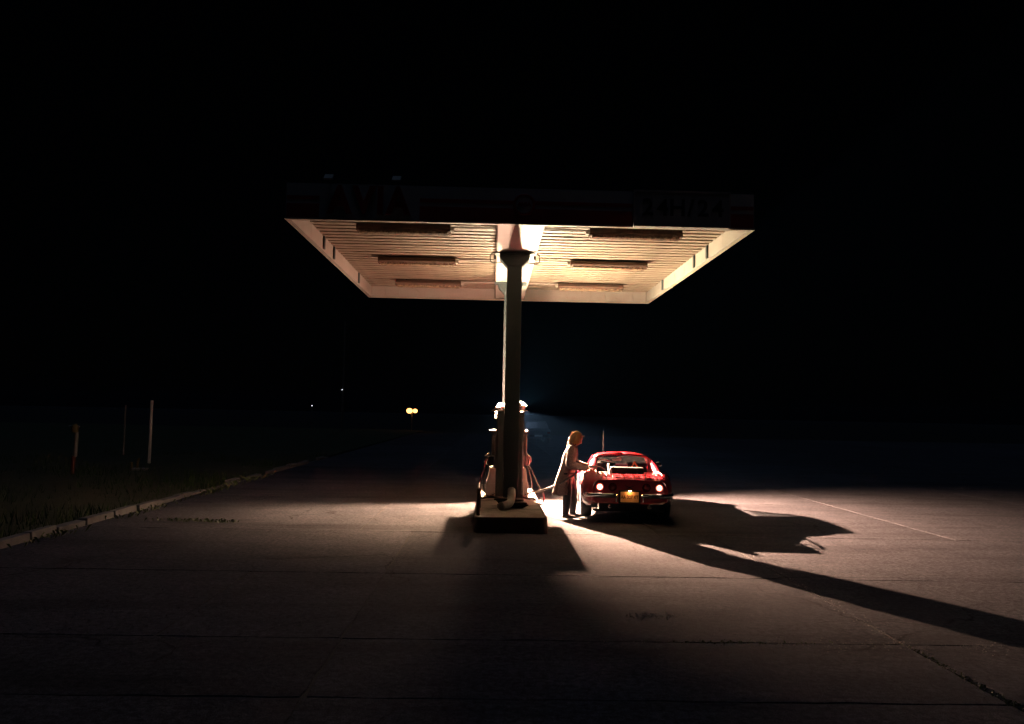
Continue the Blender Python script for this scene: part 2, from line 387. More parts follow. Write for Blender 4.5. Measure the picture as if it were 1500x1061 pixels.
# weeds in the joints, loose grit on the slabs
def weeds(name, spots, label, n=70):
    b = B()
    for (x, y, rx, ry, hh) in spots:
        for k in range(n):
            px, py = x + random.gauss(0, rx), y + random.gauss(0, ry); a = random.uniform(0, 6.28); L = random.uniform(.4, 1) * hh
            dx, dy = math.cos(a), math.sin(a); ww = random.uniform(.002, .006)
            b.add([(px - dy * ww, py + dx * ww, -.02), (px + dy * ww, py - dx * ww, -.02), (px + dx * L * .5 + dy * ww, py + dy * L * .5 - dx * ww, L * .7), (px + dx * L, py + dy * L, L * .75)], [(0, 1, 2), (0, 2, 3)])
    return tag(b.build(name, M['weed']), label, kind='stuff')
weeds('joint_weeds', [(-5.15, 14.55, .3, .05, .085), (-4.7, 14.5, .2, .04, .06), (3.73, 6.9, .02, .2, .022), (3.73, 6.3, .02, .3, .026), (3.73, 5.9, .02, .2, .03), (-6.55, 12.5, .08, .5, .1), (-6.5, 16, .08, .8, .1), (-6.5, 19.5, .08, 1., .14), (2.2, 7.33, .5, .02, .03), (-6.55, 23, .1, 1.3, .16)], 'weeds growing in the slab joints and along the kerb')
grb = B()
def grit(x, y, s):
    z = random.uniform(0, .3) * s
    p = [(x + s * math.cos(a) * random.uniform(.6, 1), y + s * math.sin(a) * random.uniform(.6, 1), .003 + z * .2) for a in (0, 2.1, 4.2)] + [(x + random.uniform(-.3, .3) * s, y + random.uniform(-.3, .3) * s, .003 + s * random.uniform(.4, .9))]
    grb.add(p, [(0, 1, 2), (0, 3, 1), (1, 3, 2), (2, 3, 0)])
for k in range(520): grit(random.gauss(-3.6, .9), random.gauss(7.8, .55), random.uniform(.004, .016))
for k in range(150): grit(-1.27 + random.gauss(0, .03), random.uniform(5, 14), random.uniform(.003, .011))
for k in range(260): grit(3.72 + random.gauss(0, .05), random.uniform(5, 12), random.uniform(.004, .015))
for k in range(380): grit(random.uniform(1, 4.6), 7.3 + random.gauss(0, .1), random.uniform(.003, .014))
for k in range(200): grit(random.gauss(1.6, .15), random.gauss(8.25, .08), random.uniform(.004, .018))
for k in range(900): grit(random.uniform(-6, 9), random.uniform(4.6, 16), random.uniform(.002, .006))
for k in range(250): grit(random.gauss(-.45, .25), random.gauss(13.4, .25), random.uniform(.003, .012))
tag(grb.build('loose_grit', M['gravel']), 'loose grit and broken concrete crumbs on the slabs', kind='stuff')

# kerb of single stones
kerb = empty('kerb', (0, 0, 0)); tag(kerb, 'broken pale kerb stones between grass verge and forecourt', 'kerb')
y = 6.0
while y < 34:
    L = random.uniform(.75, 1.05)
    hgt = random.uniform(.075, .12)
    if 18.3 < y < 34 and random.random() < .55: hgt = random.uniform(-.02, .04)
    st = B().box(-.08, .08, 0, L - .025, -.14, hgt)
    o = st.build('kerb_stone', M['kerb'], kerb, bevel=.02, seg=2)
    o.location = (-6.77 + random.uniform(-.025, .025), y, 0); o.rotation_euler = (random.uniform(-.012, .012), random.uniform(-.08, .08), random.uniform(-.03, .03))
    y += L + random.choice((.0, .01, .02, .05))

# ------------------------------------------------------------------ canopy
X0, X1, Y0, Y1 = -3.30, 4.12, 12.80, 21.66
ZB, ZC, ZT = 5.00, 5.25, 5.55
canopy = empty('canopy', (.38, 15.4, .25)); tag(canopy, 'flat fuel station canopy on two columns, striped fascia, ribbed lit ceiling', 'canopy')
def cp(o):      # keep world coordinates under the canopy empty
    o.location = o.location - canopy.location if o.parent is canopy else o.location
    return o
def cbuild(b, name, m, **k): return cp(b.build(name, m, canopy, **k))
cbuild(B().box(X0 + .05, X1 - .05, Y0 + .05, Y1 - .05, 5.40, 5.47), 'roof', M['column'])
# fascia: four boards with an inward lip at the foot
front_f = cbuild(B().box(X0, X1, Y0, Y0 + .04, ZB, ZT), 'fascia', M['fascia_w'])
for (a, b_, c, d) in ((X0, X1, Y1 - .04, Y1), ):
    back_f = cbuild(B().box(a, b_, c, d, ZB, ZT), 'fascia', M['cream'])
left_f = cbuild(B().box(X0, X0 + .04, Y0 + .042, Y1 - .042, ZB, ZT), 'fascia', M['cream'])
right_f = cbuild(B().box(X1 - .04, X1, Y0 + .042, Y1 - .042, ZB, ZT), 'fascia', M['cream'])
for q in ((X0 - .012, X1 + .012, Y0 - .012, Y0 + .075), (X0 - .012, X1 + .012, Y1 - .075, Y1 + .012), (X0 - .012, X0 + .075, Y0 + .077, Y1 - .077), (X1 - .075, X1 + .012, Y0 + .077, Y1 - .077)):
    cbuild(B().box(*q, ZB - .03, ZB - .002), 'edge_trim', M['cream'])
# inner lining boards of the fascia, with joints
def liner(along, pos, a0, a1, n, sign):
    for k in range(n):
        s0 = a0 + (a1 - a0) * k / n + .004; s1 = a0 + (a1 - a0) * (k + 1) / n - .004
        jit = random.uniform(0, .004)
        if along == 'x': b = B().box(s0, s1, min(pos, pos + sign * (.02 + jit)), max(pos, pos + sign * (.02 + jit)), ZB + .001, ZC + .03)
        else: b = B().box(min(pos, pos + sign * (.02 + jit)), max(pos, pos + sign * (.02 + jit)), s0, s1, ZB + .001, ZC + .03)
        cbuild(b, 'lining_board', M['cream'])
liner('x', Y1 - .043, X0 + .07, .05, 9, -1); liner('x', Y1 - .043, .79, X1 - .07, 9, -1)
liner('y', X0 + .043, Y0 + .08, Y1 - .08, 6, 1); liner('y', X1 - .043, Y0 + .08, Y1 - .08, 6, -1)
for (yy) in (15.35, 16.35, 19.4):
    for xx, sg in ((X0 + .068, 1), (X1 - .068, -1)):
        cbuild(B().box(min(xx, xx + sg * .035), max(xx, xx + sg * .035), yy - .045, yy + .045, ZB + .002, ZC - .004), 'bracket', M['column'], bevel=.004)
# ribbed ceiling: one folded panel after the other, on both sides of the beam
def panel_mesh(xa, xb, wd):
    y = [0, .006, wd * .5, wd - .108, wd - .102, wd - .001]
    z = [.052, 0, -.002, 0, .052, .052]
    b = B(); b.grid([[(x, yy, zz) for yy, zz in zip(y, z)] for x in (xa, (xa + xb) / 2, xb)])
    return b.mesh('ceiling_panel', M['ceil'])
npan = 33; wd = (Y1 - .066 - (Y0 + .045)) / npan
pml = panel_mesh(X0 + .07, .055, wd); pmr = panel_mesh(.785, X1 - .07, wd)
for k in range(npan):
    for me in (pml, pmr):
        o = link('ceiling_panel', me, canopy); o.location = Vector((0, Y0 + .045 + k * wd, ZC + random.uniform(-.003, .003))) - canopy.location
        o.rotation_euler = (random.uniform(-.012, .012), 0, 0)
for q in ((X0 + .06, .055), (.785, X1 - .06)): cbuild(B().box(*q, Y0 + .05, Y1 - .05, ZC + .06, ZC + .075), 'ceiling_backing', M['groove'])
# central box beam and its cover strips
cbuild(B().box(.06, .78, Y0 + .078, Y1 - .078, 5.03, 5.34), 'beam', M['cream'])
for q in ((.045, .13), (.70, .795)): cbuild(B().box(*q, Y0 + .08, Y1 - .08, 5.012, 5.028), 'beam_cover', M['cream'])
cbuild(B().box(.022, .043, Y0 + .08, Y1 - .08, 5.02, ZC - .005), 'cable_tray', M['rust'])
# columns
CX = .38
for yy in (15.42, 18.98):
    c = B(); h = .14
    c.box(CX - h, CX + h, yy - h, yy + h, .27, 4.78)
    col_o = cbuild(c, 'column', M['column'], bevel=.012, seg=2)
    cap = B()
    cap.prism([(CX - .145, 4.75), (CX + .145, 4.75), (CX + .27, 4.885), (CX + .29, 4.985), (CX - .29, 4.985), (CX - .27, 4.885)], yy - .15, yy + .15)
    cbuild(cap, 'capital', M['column'], bevel=.01)
    cbuild(B().box(CX - .37, CX + .37, yy - .19, yy + .19, 4.988, 5.009), 'capital_plate', M['column'])
    cbuild(B().box(CX - .24, CX + .24, yy - .24, yy + .24, .252, .275), 'base_plate', M['steel'], bevel=.005)
    for sx in (-1, 1):
        for sy in (-1, 1):
            cbuild(B().lathe([(0, .04), (.018, .04), (.018, 0), (.03, 0), (.03, -.001)], Matrix.Translation((CX + sx * .2, yy + sy * .2, .276)), 6), 'anchor_bolt', M['steel'])
    if yy < 16:
        for s in (-1, 1):
            cbuild(B().tube(catmull([(CX + s * .36, yy - .16, 4.99), (CX + s * .45, yy - .18, 4.965), (CX + s * .462, yy - .18, 4.86), (CX + s * .42, yy - .18, 4.80), (CX + s * .25, yy - .17, 4.81)], 6), .009, 6), 'cable', M['rubber'], smooth=True)
            cbuild(B().tube([(CX + s * .375, yy - .17, 4.87), (CX + s * .375, yy - .17, 4.94)], .02, 8), 'cable_gland', M['darktrim'])
# drain elbow at the foot of the front column
el = catmull([(.40, 15.29, .56), (.40, 15.17, .50), (.39, 15.05, .42), (.36, 14.93, .365), (.29, 14.8, .345), (.2, 14.68, .335)], 6)
cbuild(B().tube(el, .075, 14), 'drain_elbow', M['pipe'], smooth=True)
# stripes, emblem and lettering on the front fascia
fy = Y0 - .002
stripe = lambda z0, z1, x0, x1: (lambda o: (setattr(o, 'location', o.location), o)[1])(B().box(x0, x1, fy - .004, fy, z0, z1).build('stripe', M['fascia_r'], front_f))
for o in [stripe(5.005, 5.225, X0 + .01, -2.78), stripe(5.29, 5.35, X0 + .01, -2.78), stripe(5.005, 5.225, -1.2, X1 - .01), stripe(5.29, 5.35, -1.2, X1 - .01)]:
    pass
ax = -2.66
for ch, wv in (('A', .40), ('V', .36), ('I', .16), ('A', .40)):
    xx = ax + wv / 2
    l = text_mesh('letter', ch, .60, M['letter_r'], .012, .022, front_f, (xx, fy - .026, 5.27), sx=.86)
    l2 = text_mesh('letter_outline', ch, .60, M['fascia_w'], .006, .05, front_f, (xx, fy - .008, 5.27), sx=.86)
    ax += wv
em = B().lathe([(0, .012), (.165, .012), (.165, 0)], Matrix.Translation((.45, fy, 5.29)) @ Matrix.Rotation(R(90), 4, 'X'), 32).build('emblem', M['fascia_w'], front_f)
em2 = B().lathe([(.135, .018), (.165, .02), (.175, .015), (.175, .0), (.135, .013), (.135, .018)], Matrix.Translation((.45, fy, 5.29)) @ Matrix.Rotation(R(90), 4, 'X'), 32).build('emblem_ring', M['letter_r'], front_f)
eb = text_mesh('letter', 'AVIA', .10, M['letter_r'], .004, .004, front_f, (.45, fy - .018, 5.29))

# sign box on the fascia
sign = empty('sign_box', (2.94, Y0 - .03, 4.97)); tag(sign, 'long white 24H/24 sign box fixed to the front fascia', 'sign')
B().box(-.765, .765, -.09, .022, 0, .57).build('sign_case', M['sign'], sign, bevel=.006)
for (a, b_, c, d) in ((-.77, .77, .552, .575), (-.77, .77, -.005, .018), (-.77, -.747, .02, .55), (.747, .77, .02, .55)): B().box(a, b_, -.1, -.091, c, d).build('sign_frame', M['cream'], sign)
xx = -.545
for ch, wv in (('2', .235), ('4', .235), ('H', .21), ('/', .195), ('2', .235), ('4', .235)):
    text_mesh('letter', ch, .37, M['black'], .003, .008, sign, (xx, -.095, .29)); xx += wv
# two small floodlights on top of the fascia, off
for i, xx in enumerate((-2.62, -1.56)):
    fl = empty('floodlight', (xx, Y0 + .02, ZT)); tag(fl, ('unlit floodlight above the first letter on the fascia', 'unlit floodlight above the last letter on the fascia')[i], 'floodlight', 'floodlights on the canopy edge')
    B().tube([(0, 0, 0), (0, -.02, .05), (0, -.14, .07)], .012, 6).build('arm', M['steel'], fl)
    B().prism([(-.22, .03), (-.10, .13), (-.08, .10), (-.19, .015)], -.07, .07, 'x').build('lamp_head', M['greypost'], fl, bevel=.005)

# ------------------------------------------------------------------ six dead strip lights below the ceiling
def strip_light():
    t = empty('strip_light')
    h = B(); prof = [(-.10, .115), (-.13, .04), (-.10, .0), (.10, .0), (.13, .04), (.10, .115)]
    h.prism(prof, -.80, .80, 'x'); h.build('housing', M['rust'], t, bevel=.004)
    d = B(); d.prism([(-.085, -.001), (-.075, -.03), (-.03, -.052), (.03, -.052), (.075, -.03), (.085, -.001)], -.76, .76, 'x')
    d.build('diffuser', M['dirtyglass'], t)
    for q in (-.807, .807): B().box(q - .005, q + .005, -.12, .12, -.01, .11).build('end_plate', M['rust'], t)
    g = B()
    for k in range(90):
        x = random.uniform(-.78, .78); yv = random.uniform(-.13, -.06); L = random.uniform(.015, .05)
        g.tube([(x, yv, .01), (x + random.uniform(-.02, .02), yv - .004, .01 - L * .5), (x + random.uniform(-.03, .03), yv - .005, .01 - L)], .0035, 4)
    tag(g.build('cobweb_fringe', M['rust'], t), kind='stuff')
    for x in (-.55, .55): B().tube([(x, 0, .115), (x, 0, .145)], .012, 6).build('hanger', M['steel'], t)
    return t
st0 = strip_light()
spots = [(-1.59, 14.15), (-1.64, 17.22), (-1.63, 20.22), (2.45, 14.13), (2.41, 17.14), (2.39, 20.18)]
lbl = ['rusty unlit strip light nearest the front edge, left half of the ceiling', 'rusty unlit strip light in the middle of the left ceiling half', 'rusty unlit strip light at the back of the left ceiling half',
       'rusty unlit strip light nearest the front edge, right half of the ceiling', 'rusty unlit strip light in the middle of the right ceiling half', 'rusty unlit strip light at the back of the right ceiling half']
for i, (x, yv) in enumerate(spots):
    o = st0 if i == 0 else copy_tree(st0)
    o.location = (x, yv, ZC - .145); o.rotation_euler = (0, 0, random.uniform(-.008, .008))
    tag(o, lbl[i], 'strip light', 'dead strip lights under the canopy')
for i, (x, yv) in enumerate(spots):     # supply conduit from each lamp to the beam
    o = [q for q in COL.objects if q.name.startswith('strip_light') and q.type == 'EMPTY'][i]
    s = 1 if x < 0 else -1; ex = (.045 if x < 0 else .79) - x
    c = B().tube([(s * .81, 0, .07), (s * .9, 0, .10), (ex, 0, .115)], .017, 8); c.box(min(s * .812, s * .87), max(s * .812, s * .87), -.05, .05, .03, .10)
    c.build('conduit', M['cream'], o)

# ------------------------------------------------------------------ pump island and what stands on it
island = empty('pump_island', (.36, 16.9, 0)); tag(island, 'long raised concrete pump island with dark steel kerb', 'pump island')
def rrect(x0, x1, y0, y1, r, n=5):
    out = []
    for (cx, cy, a0) in ((x1 - r, y0 + r, -90), (x1 - r, y1 - r, 0), (x0 + r, y1 - r, 90), (x0 + r, y0 + r, 180)):
        for k in range(n + 1):
            a = R(a0 + 90 * k / n); out.append((cx + r * math.cos(a), cy + r * math.sin(a)))
    return out
B().prism(rrect(-.60, .60, -3.15, 3.15, .12), -.02, .25, 'z').build('slab', M['islandc'], island)
ed = rrect(-.612, .612, -3.162, 3.162, .13); n = len(ed)
eb = B(); ri = rrect(-.565, .565, -3.115, 3.115, .10)
eb.add([(x * 1.02, y * 1.004, -.005) for x, y in ed] + [(x, y, .245) for x, y in ed] + [(x * .985, y * .997, .262) for x, y in ed] + [(x, y, .256) for x, y in ri],
       [(k * n + i, k * n + (i + 1) % n, (k + 1) * n + (i + 1) % n, (k + 1) * n + i) for k in range(3) for i in range(n)])
eb.build('steel_kerb', M['steel'], island, smooth=False)

hoop = B().tube(catmull([(0, -.55, 0), (0, -.55, .28), (0, -.52, .40), (0, -.42, .44), (0, .42, .44), (0, .52, .40), (0, .55, .28), (0, .55, 0)], 5), .03, 10).build('guard_hoop', M['steel'], smooth=True)
hoop.location = (-.19, 14.6, .25); tag(hoop, 'low dark steel guard hoop on the left edge of pump island', 'guard rail')
# slack black cable heap at the column foot
cb = []
for k in range(150):
    a = k * .33; rr = .21 + .05 * math.sin(k * .37) + .03 * math.sin(k * .11)
    cb.append((CX + .02 + rr * math.cos(a) * 1.1, 15.16 + rr * math.sin(a) * .42 - .02, .285 + .0009 * k + .02 * math.sin(k * .21) ** 2))
cabl = B().tube(cb, .017, 7).build('coiled_cable', M['rubber'], smooth=True); tag(cabl, 'black cable coiled at the foot of the front column', 'cable')

cab = empty('service_cabinet', (CX, 16.40, .25)); tag(cab, 'tall dark service cabinet right behind the front column', 'cabinet')
B().box(-.275, .275, -.16, .16, .05, 1.77).build('cabinet_body', M['cabinet'], cab, bevel=.012, seg=2)
B().box(-.25, .25, -.14, .14, 0, .049).build('plinth', M['darktrim'], cab)
for s in (-1, 1):
    d = B().box(min(s * .012, s * .255), max(s * .012, s * .255), -.176, -.162, .13, 1.70).build('door', M['cabinet'], cab, bevel=.006)
    B().box(s * .04 - .01, s * .04 + .01, -.19, -.177, .85, 1.0).build('handle', M['steel'], d)
B().box(-.285, .285, -.175, .175, 1.772, 1.79).build('cabinet_lid', M['cream'], cab)

pump = empty('fuel_pump', (.36, 17.25, .25)); tag(pump, 'white fuel pump with dark double sided head behind the cabinet', 'fuel pump')
B().prism([(-.44, .03), (.42, .03), (.42, .31), (.40, .34), (.37, .60), (-.37, .60), (-.42, .34), (-.44, .31)], -.38, .38).build('lower_body', M['pumpw'], pump, bevel=.008)
B().box(-.43, .41, -.36, .36, 0, .029).build('plinth', M['darktrim'], pump)
for s in (-1, 1):
    B().box(s * .30 - .09, s * .30 + .09, -.389, -.381, .06, .30).build('access_panel', M['pumpw'], pump, bevel=.003)
    B().box(s * .28 - .07, s * .28 + .07, -.389, -.381, .36, .57).build('access_panel', M['pumpw'], pump, bevel=.003)
B().box(-.28, .28, -.33, .33, .60, .86).build('waist', M['black'], pump)
hd = B().box(-.35, .38, -.40, .40, .86, 1.35).build('head', M['black'], pump, bevel=.015, seg=2)
for s in (-1, 1):
    xx = .365 + .02 if s > 0 else -.352
    B().box(min(xx, xx + s * .008), max(xx, xx + s * .008), -.3, .3, 1.02, 1.28).build('display', M['display'], hd)
    for (yy) in (-.2, .2):
        hol = B(); hol.box(min(s * .29, s * .40), max(s * .29, s * .40), yy - .06, yy + .06, .66, .84); hol.build('nozzle_holster', M['black'], pump, bevel=.01)
        nz = B(); x = s * .42
        nz.tube(catmull([(x, yy, .66), (x + s * .015, yy - .02, .74), (x + s * .01, yy, .84), (x - s * .03, yy + .03, .90)], 5), [.02] * 5 + [.024] * 6 + [.014] * 5, 8)
        nz.tube(catmull([(x + s * .02, yy, .70), (x + s * .065, yy, .74), (x + s * .06, yy, .83), (x + s * .015, yy, .86)], 5), .007, 6)
        nz.build('nozzle', M['chrome'] if yy < 0 else M['black'], pump, smooth=True)
B().box(-.40, .42, -.43, .43, 1.352, 1.38).build('head_cover', M['cream'], pump, bevel=.004)
hp = [
 [(-.40, -.3, .86), (-.47, -.32, .72), (-.57, -.40, .35), (-.62, -.48, .12), (-.52, -.56, -.02), (-.35, -.5, .06), (-.25, -.39, .1)],
 [(-.40, -.1, .80), (-.46, -.12, .55), (-.49, -.22, .25), (-.44, -.40, .08), (-.34, -.44, .05), (-.2, -.39, .06)],
 [(.42, -.2, .66), (.50, -.25, .55), (.62, -.32, .28), (.73, -.45, .10), (.70, -.6, -.09), (.54, -.62, -.13), (.40, -.55, -.06), (.30, -.40, .05)],
 [(.42, .2, .66), (.47, .18, .5), (.52, .1, .3), (.50, -.1, .14), (.45, -.3, .10), (.36, -.39, .09)],
]
for p in hp:
    p = [(x, yy, max(z, .02) if abs(x) < .58 else z) for x, yy, z in p]
    B().tube(catmull(p, 8), .017, 9).build('hose', M['hose'], pump, smooth=True)

# two work lamps on posts behind the pump: each has an added unseen downlight
def work_lamp(x, yv, z, label, down, upm, updir, dx, rim, back, front, deep):
    """post with an added hidden downlight, added shields that cut its light, and a small bowl lamp in front shining at the ceiling"""
    t = empty('work_lamp', (x, yv + .13, .25)); tag(t, label, 'lamp', 'lit lamps behind the pump')
    c = Vector((0, -.13, z - .25))
    B().tube([(0, 0, 0), (0, 0, z - .16)], .014, 10).build('post', M['steel'], t)
    B().lathe([(0, .02), (.10, .02), (.11, 0)], n=14).build('foot', M['steel'], t)
    B().tube(catmull([(0, 0, z - .18), (0, -.03, z - .15), tuple(c + Vector((0, 0, .05)))], 5), .009, 8).build('neck', M['steel'], t)
    B().lathe([(0, .045), (.03, .042), (.06, .028), (.20, rim), (.2015, rim - .001), (.203, rim + .002), (.064, .034), (.034, .05), (0, .053)], Matrix.Translation(c), 32).build('added_shade', M['steel'], t, smooth=True)  # cover added to cut the low, far-reaching light
    b = B().ball((0, 0, 0), .023, 14, 9).build('bulb', down, t, smooth=True); b.location = c  # added bulb, hidden by the cabinet, lights the ground
    a = R(back); e = Vector((math.cos(a), math.sin(a), 0)); m = Vector((-e.y, e.x, 0)); p = c + m * .03
    B().add([p + e * q + Vector((0, 0, h)) for q, h in ((-.10, .01), (.10, .01), (.10, -.22), (-.10, -.22))], [(0, 1, 2, 3)]).build('added_shield', M['steel'], t).modifiers.new('thick', 'SOLIDIFY').thickness = .003  # plate added to stop light going towards the back
    if front is not None:
        a = R(front); f = Vector((math.cos(a), math.sin(a), 0)) * .095; sg = -1 if front > -90 else 1
        row = [Vector((sg * .045, .025, 0)), Vector((sg * .045, -.05, 0)), Vector((sg * .03, -.085, 0)), f]
        B().grid([[c + q + Vector((0, 0, h)) for q in row] for h in (.01, -.22)]).build('added_shield', M['steel'], t).modifiers.new('thick', 'SOLIDIFY').thickness = .003  # added to keep the downlight off the ground ahead
    u = Vector((dx, -.50, z - .25 + .05)); un = Vector(updir).normalized()
    B().tube([(0, 0, z - .18), (dx * .6, -.30, z - .17), tuple(u - un * .088)], .007, 8).build('bowl_arm', M['steel'], t)
    B().lathe([(0, -.082), (.05, -.075), (.08, -.04), (.09, .0), (.093, deep), (.096, deep), (.093, -.004), (.083, -.045), (.053, -.08), (0, -.088)], frame_to(un, u), 24).build('bowl', M['steel'], t, smooth=True)
    ub = B().ball((0, 0, 0), .06, 16, 10).build('bowl_bulb', upm, t, smooth=True); ub.location = u
    return t
work_lamp(.18, 18.26, 2.09, 'bright lamp left of the front column, above the cabinet, with an added hidden downlight', M['added_bulbL'], M['upL'], (-.28, -.22, .93), .01, -.070, 31, -100, .01)
work_lamp(.62, 18.60, 2.09, 'brightest lamp, right of the front column, facing the car, with an added hidden downlight', M['added_bulbR'], M['upR'], (.52, -.30, .80), .045, -.044, 3, -76, .08)

# ------------------------------------------------------------------ red sports car
car = empty('sports_car', (2.565, 15.10, 0), R(-4.5)); tag(car, 'low red vintage sports coupe with chrome rack, seen from behind', 'car')
def interp(tab, y):
    for (a, va), (b_, vb) in zip(tab, tab[1:]):
        if y <= b_:
            t = max(0, (y - a) / (b_ - a)); t = t * t * (3 - 2 * t) * .5 + t * .5
            return va + (vb - va) * t
    return tab[-1][1]
HW = [(0, .70), (.12, .775), (.35, .835), (.75, .875), (1.1, .89), (1.5, .865), (2.0, .80), (2.5, .79), (3.0, .84), (3.55, .875), (4.0, .83), (4.35, .74), (4.62, .50)]
ZBt = [(0, .37), (.3, .30), (.7, .24), (1.6, .21), (3.0, .21), (4.2, .24), (4.62, .38)]
ZS = [(0, .56), (.5, .60), (1.1, .62), (2.2, .56), (3.5, .60), (4.3, .48), (4.62, .42)]
ZF = [(0, .795), (.3, .83), (.7, .875), (1.1, .905), (1.5, .88), (2.0, .85), (2.6, .845), (3.1, .83), (3.5, .82), (3.9, .76), (4.35, .62), (4.62, .50)]
XF = [(0, .60), (.4, .64), (1.1, .70), (2.0, .70), (2.6, .69), (3.5, .68), (4.3, .58), (4.62, .36)]
ZD = [(0, .80), (.3, .825), (.8, .835), (1.5, .835), (2.0, .83), (2.9, .83), (3.3, .77), (3.9, .68), (4.35, .56), (4.62, .47)]
AX = (1.12, 3.60); RW = .335
def section(y):
    hw, zb, zs, zf, xf, zd = (interp(t, y) for t in (HW, ZBt, ZS, ZF, XF, ZD))
    for a in AX:
        d = abs(y - a)
        if d < .375: zb = max(zb, .33 + math.sqrt(.375 ** 2 - d * d))
    zs = max(zs, zb + .035)
    zf = max(zf, zs + .10)
    return [(hw - .10 if zb < .4 else hw - .03, zb), (hw - .03, zb + .012 + .25 * max(0, zs - zb - .1)), (hw - .006, zb + (zs - zb) * .65), (hw, zs),
            (hw - .012, zs + .35 * (zf - zs)), (hw - .055, zs + .78 * (zf - zs)), (hw - .11, zs + .95 * (zf - zs)), (xf, zf),
            (xf - .08, zf - .15 * (zf - zd)), (xf - .17, zd + .25 * (zf - zd)), (xf - .26, zd + .002), (.22, zd + .008), (0, zd + .01)]
ys = [0, .02, .06, .12, .2, .3, .42, .55, .65] + [.72 + .05 * k for k in range(17)] + [1.62, 1.74, 1.9, 2.1, 2.3, 2.5, 2.7, 2.9, 3.05, 3.15] + [3.20 + .05 * k for k in range(17)] + [4.1, 4.2, 4.3, 4.4, 4.5, 4.58, 4.62]
b = B()
secs = {y: section(y) for y in ys}
for s in (-1, 1):
    vs = []; fs = []; n = 13
    for y in ys: vs += [(s * x, y, z) for x, z in secs[y]]
    for i in range(len(ys) - 1):
        for j in range(n - 1):
            if 1.66 < ys[i] < 2.89 and j >= 9: continue
            fs.append((i * n + j, i * n + j + 1, (i + 1) * n + j + 1, (i + 1) * n + j))
    b.add(vs, fs)
# tail: rolled rim then a recessed panel; nose closed
def cap(y, ysec, ins, dy):
    sec = secs[ysec]; ring = [(x, z) for x, z in sec] + [(-x, z) for x, z in reversed(sec[:-1])]
    cz = sum(z for x, z in ring) / len(ring); n = len(ring)
    r2 = [(x * (1 - ins), cz + (z - cz) * (1 - ins * 1.6)) for x, z in ring]
    b.add([(x, y, z) for x, z in ring] + [(x, y + dy, z) for x, z in r2], [(i, (i + 1) % n, n + (i + 1) % n, n + i) for i in range(n)] + [tuple(range(n, 2 * n))])
cap(0, 0, .05, .035); cap(4.62, 4.62, .1, .03)
body = b.build('body', M['red'], car, smooth=True, weld=True)
md_ = body.modifiers.new('edge', 'EDGE_SPLIT'); md_.split_angle = R(38)
B().box(-.66, .66, .25, 4.3, .2, .24).build('underbody', M['darktrim'], car)
B().box(-.55, .55, .10, .5, .25, .42).build('fuel_tank', M['darktrim'], car)
for s in (-1, 1):
    for a in AX: B().box(s * .50 - .01, s * .50 + .01, a - .42, a + .42, .25, .70).build('inner_arch', M['darktrim'], car)
# roof with flying buttresses
rs = [(.72, .84), (.685, .93), (.64, 1.03), (.575, 1.12), (.48, 1.178), (.34, 1.203), (.18, 1.215), (0, 1.219)]
def roof_sec(y):
    if y <= 2.2: k = 1 - .012 * ((2.2 - y) / .5) ** 2
    else: k = 1 - .055 * ((y - 2.2) / .45) ** 2
    return [(x - (.015 if i > 1 else 0) * (1 - k) * 5, .84 + (z - .84) * k) for i, (x, z) in enumerate(rs)]
rb = B()
ry = [1.70, 1.73, 1.85, 2.0, 2.2, 2.4, 2.55, 2.65]
for s in (-1, 1):
    rb.grid([[(s * x, y, z) for x, z in roof_sec(y)[3:]] for y in ry])
    rb.grid([[(s * x, y, z) for x, z in roof_sec(y)[:4]] for y in (1.70, 1.80, 1.92)])
roof = rb.build('roof', M['red'], car, smooth=True, weld=True)
sm = roof.modifiers.new('thick', 'SOLIDIFY'); sm.thickness = .045; sm.offset = -1
for s in (-1, 1):
    bb = B(); rowsb = []
    for k in range(13):
        t = k / 12; y = 1.70 - 1.02 * t
        e = t ** 1.25
        topx, topz = .575 + (.67 - .575) * e, 1.12 + (.855 - 1.12) * e
        o1 = (.72 + .0 * e, .82); o2 = (.685 + .02 * e, min(.93, topz - .002) if t < .75 else topz - .01); o3 = (.64 + .04 * e, min(1.03, topz - .001) if t < .45 else topz - .004)
        rowsb.append([(s * o1[0], y, o1[1]), (s * o2[0], y, o2[1]), (s * o3[0], y, o3[1]), (s * topx, y, topz), (s * (topx - .035), y, topz + .004), (s * (topx - .06), y, topz - .02), (s * (topx - .065 - .01), y, .82)])
    bb.grid(rowsb)
    bb.build('buttress', M['red'], car, smooth=True)
# glass, interior
B().add([(-.60, 1.60, .845), (.60, 1.60, .845), (.56, 1.64, 1.03), (.50, 1.665, 1.115), (.38, 1.68, 1.152), (-.38, 1.68, 1.152), (-.50, 1.665, 1.115), (-.56, 1.64, 1.03)], [tuple(range(8))]).build('rear_window', M['glass'], car)
B().add([(-.66, 3.08, .85), (.66, 3.08, .85), (.54, 2.66, 1.11), (.3, 2.67, 1.165), (-.3, 2.67, 1.165), (-.54, 2.66, 1.11)], [tuple(range(6))]).build('windscreen', M['glass'], car)
for s in (-1, 1):
    B().add([(s * .71, 1.93, .86), (s * .71, 2.95, .86), (s * .57, 2.60, 1.10), (s * .575, 1.93, 1.115)], [(0, 1, 2, 3)]).build('side_window', M['glass'], car)
    B().tube([(s * .68, 3.04, .85), (s * .56, 2.65, 1.115)], .022, 6).build('windscreen_pillar', M['red'], car)
tb = B(); tb.add([(-.62, 1.0, .35), (.62, 1.0, .35), (.62, 3.0, .35), (-.62, 3.0, .35), (-.62, 1.62, .80), (.62, 1.62, .80), (.62, 3.0, .83), (-.62, 3.0, .83)], [(0, 1, 2, 3), (0, 3, 7, 4), (1, 2, 6, 5), (0, 1, 5, 4)])
tb.build('cockpit_lining', M['seat'], car)
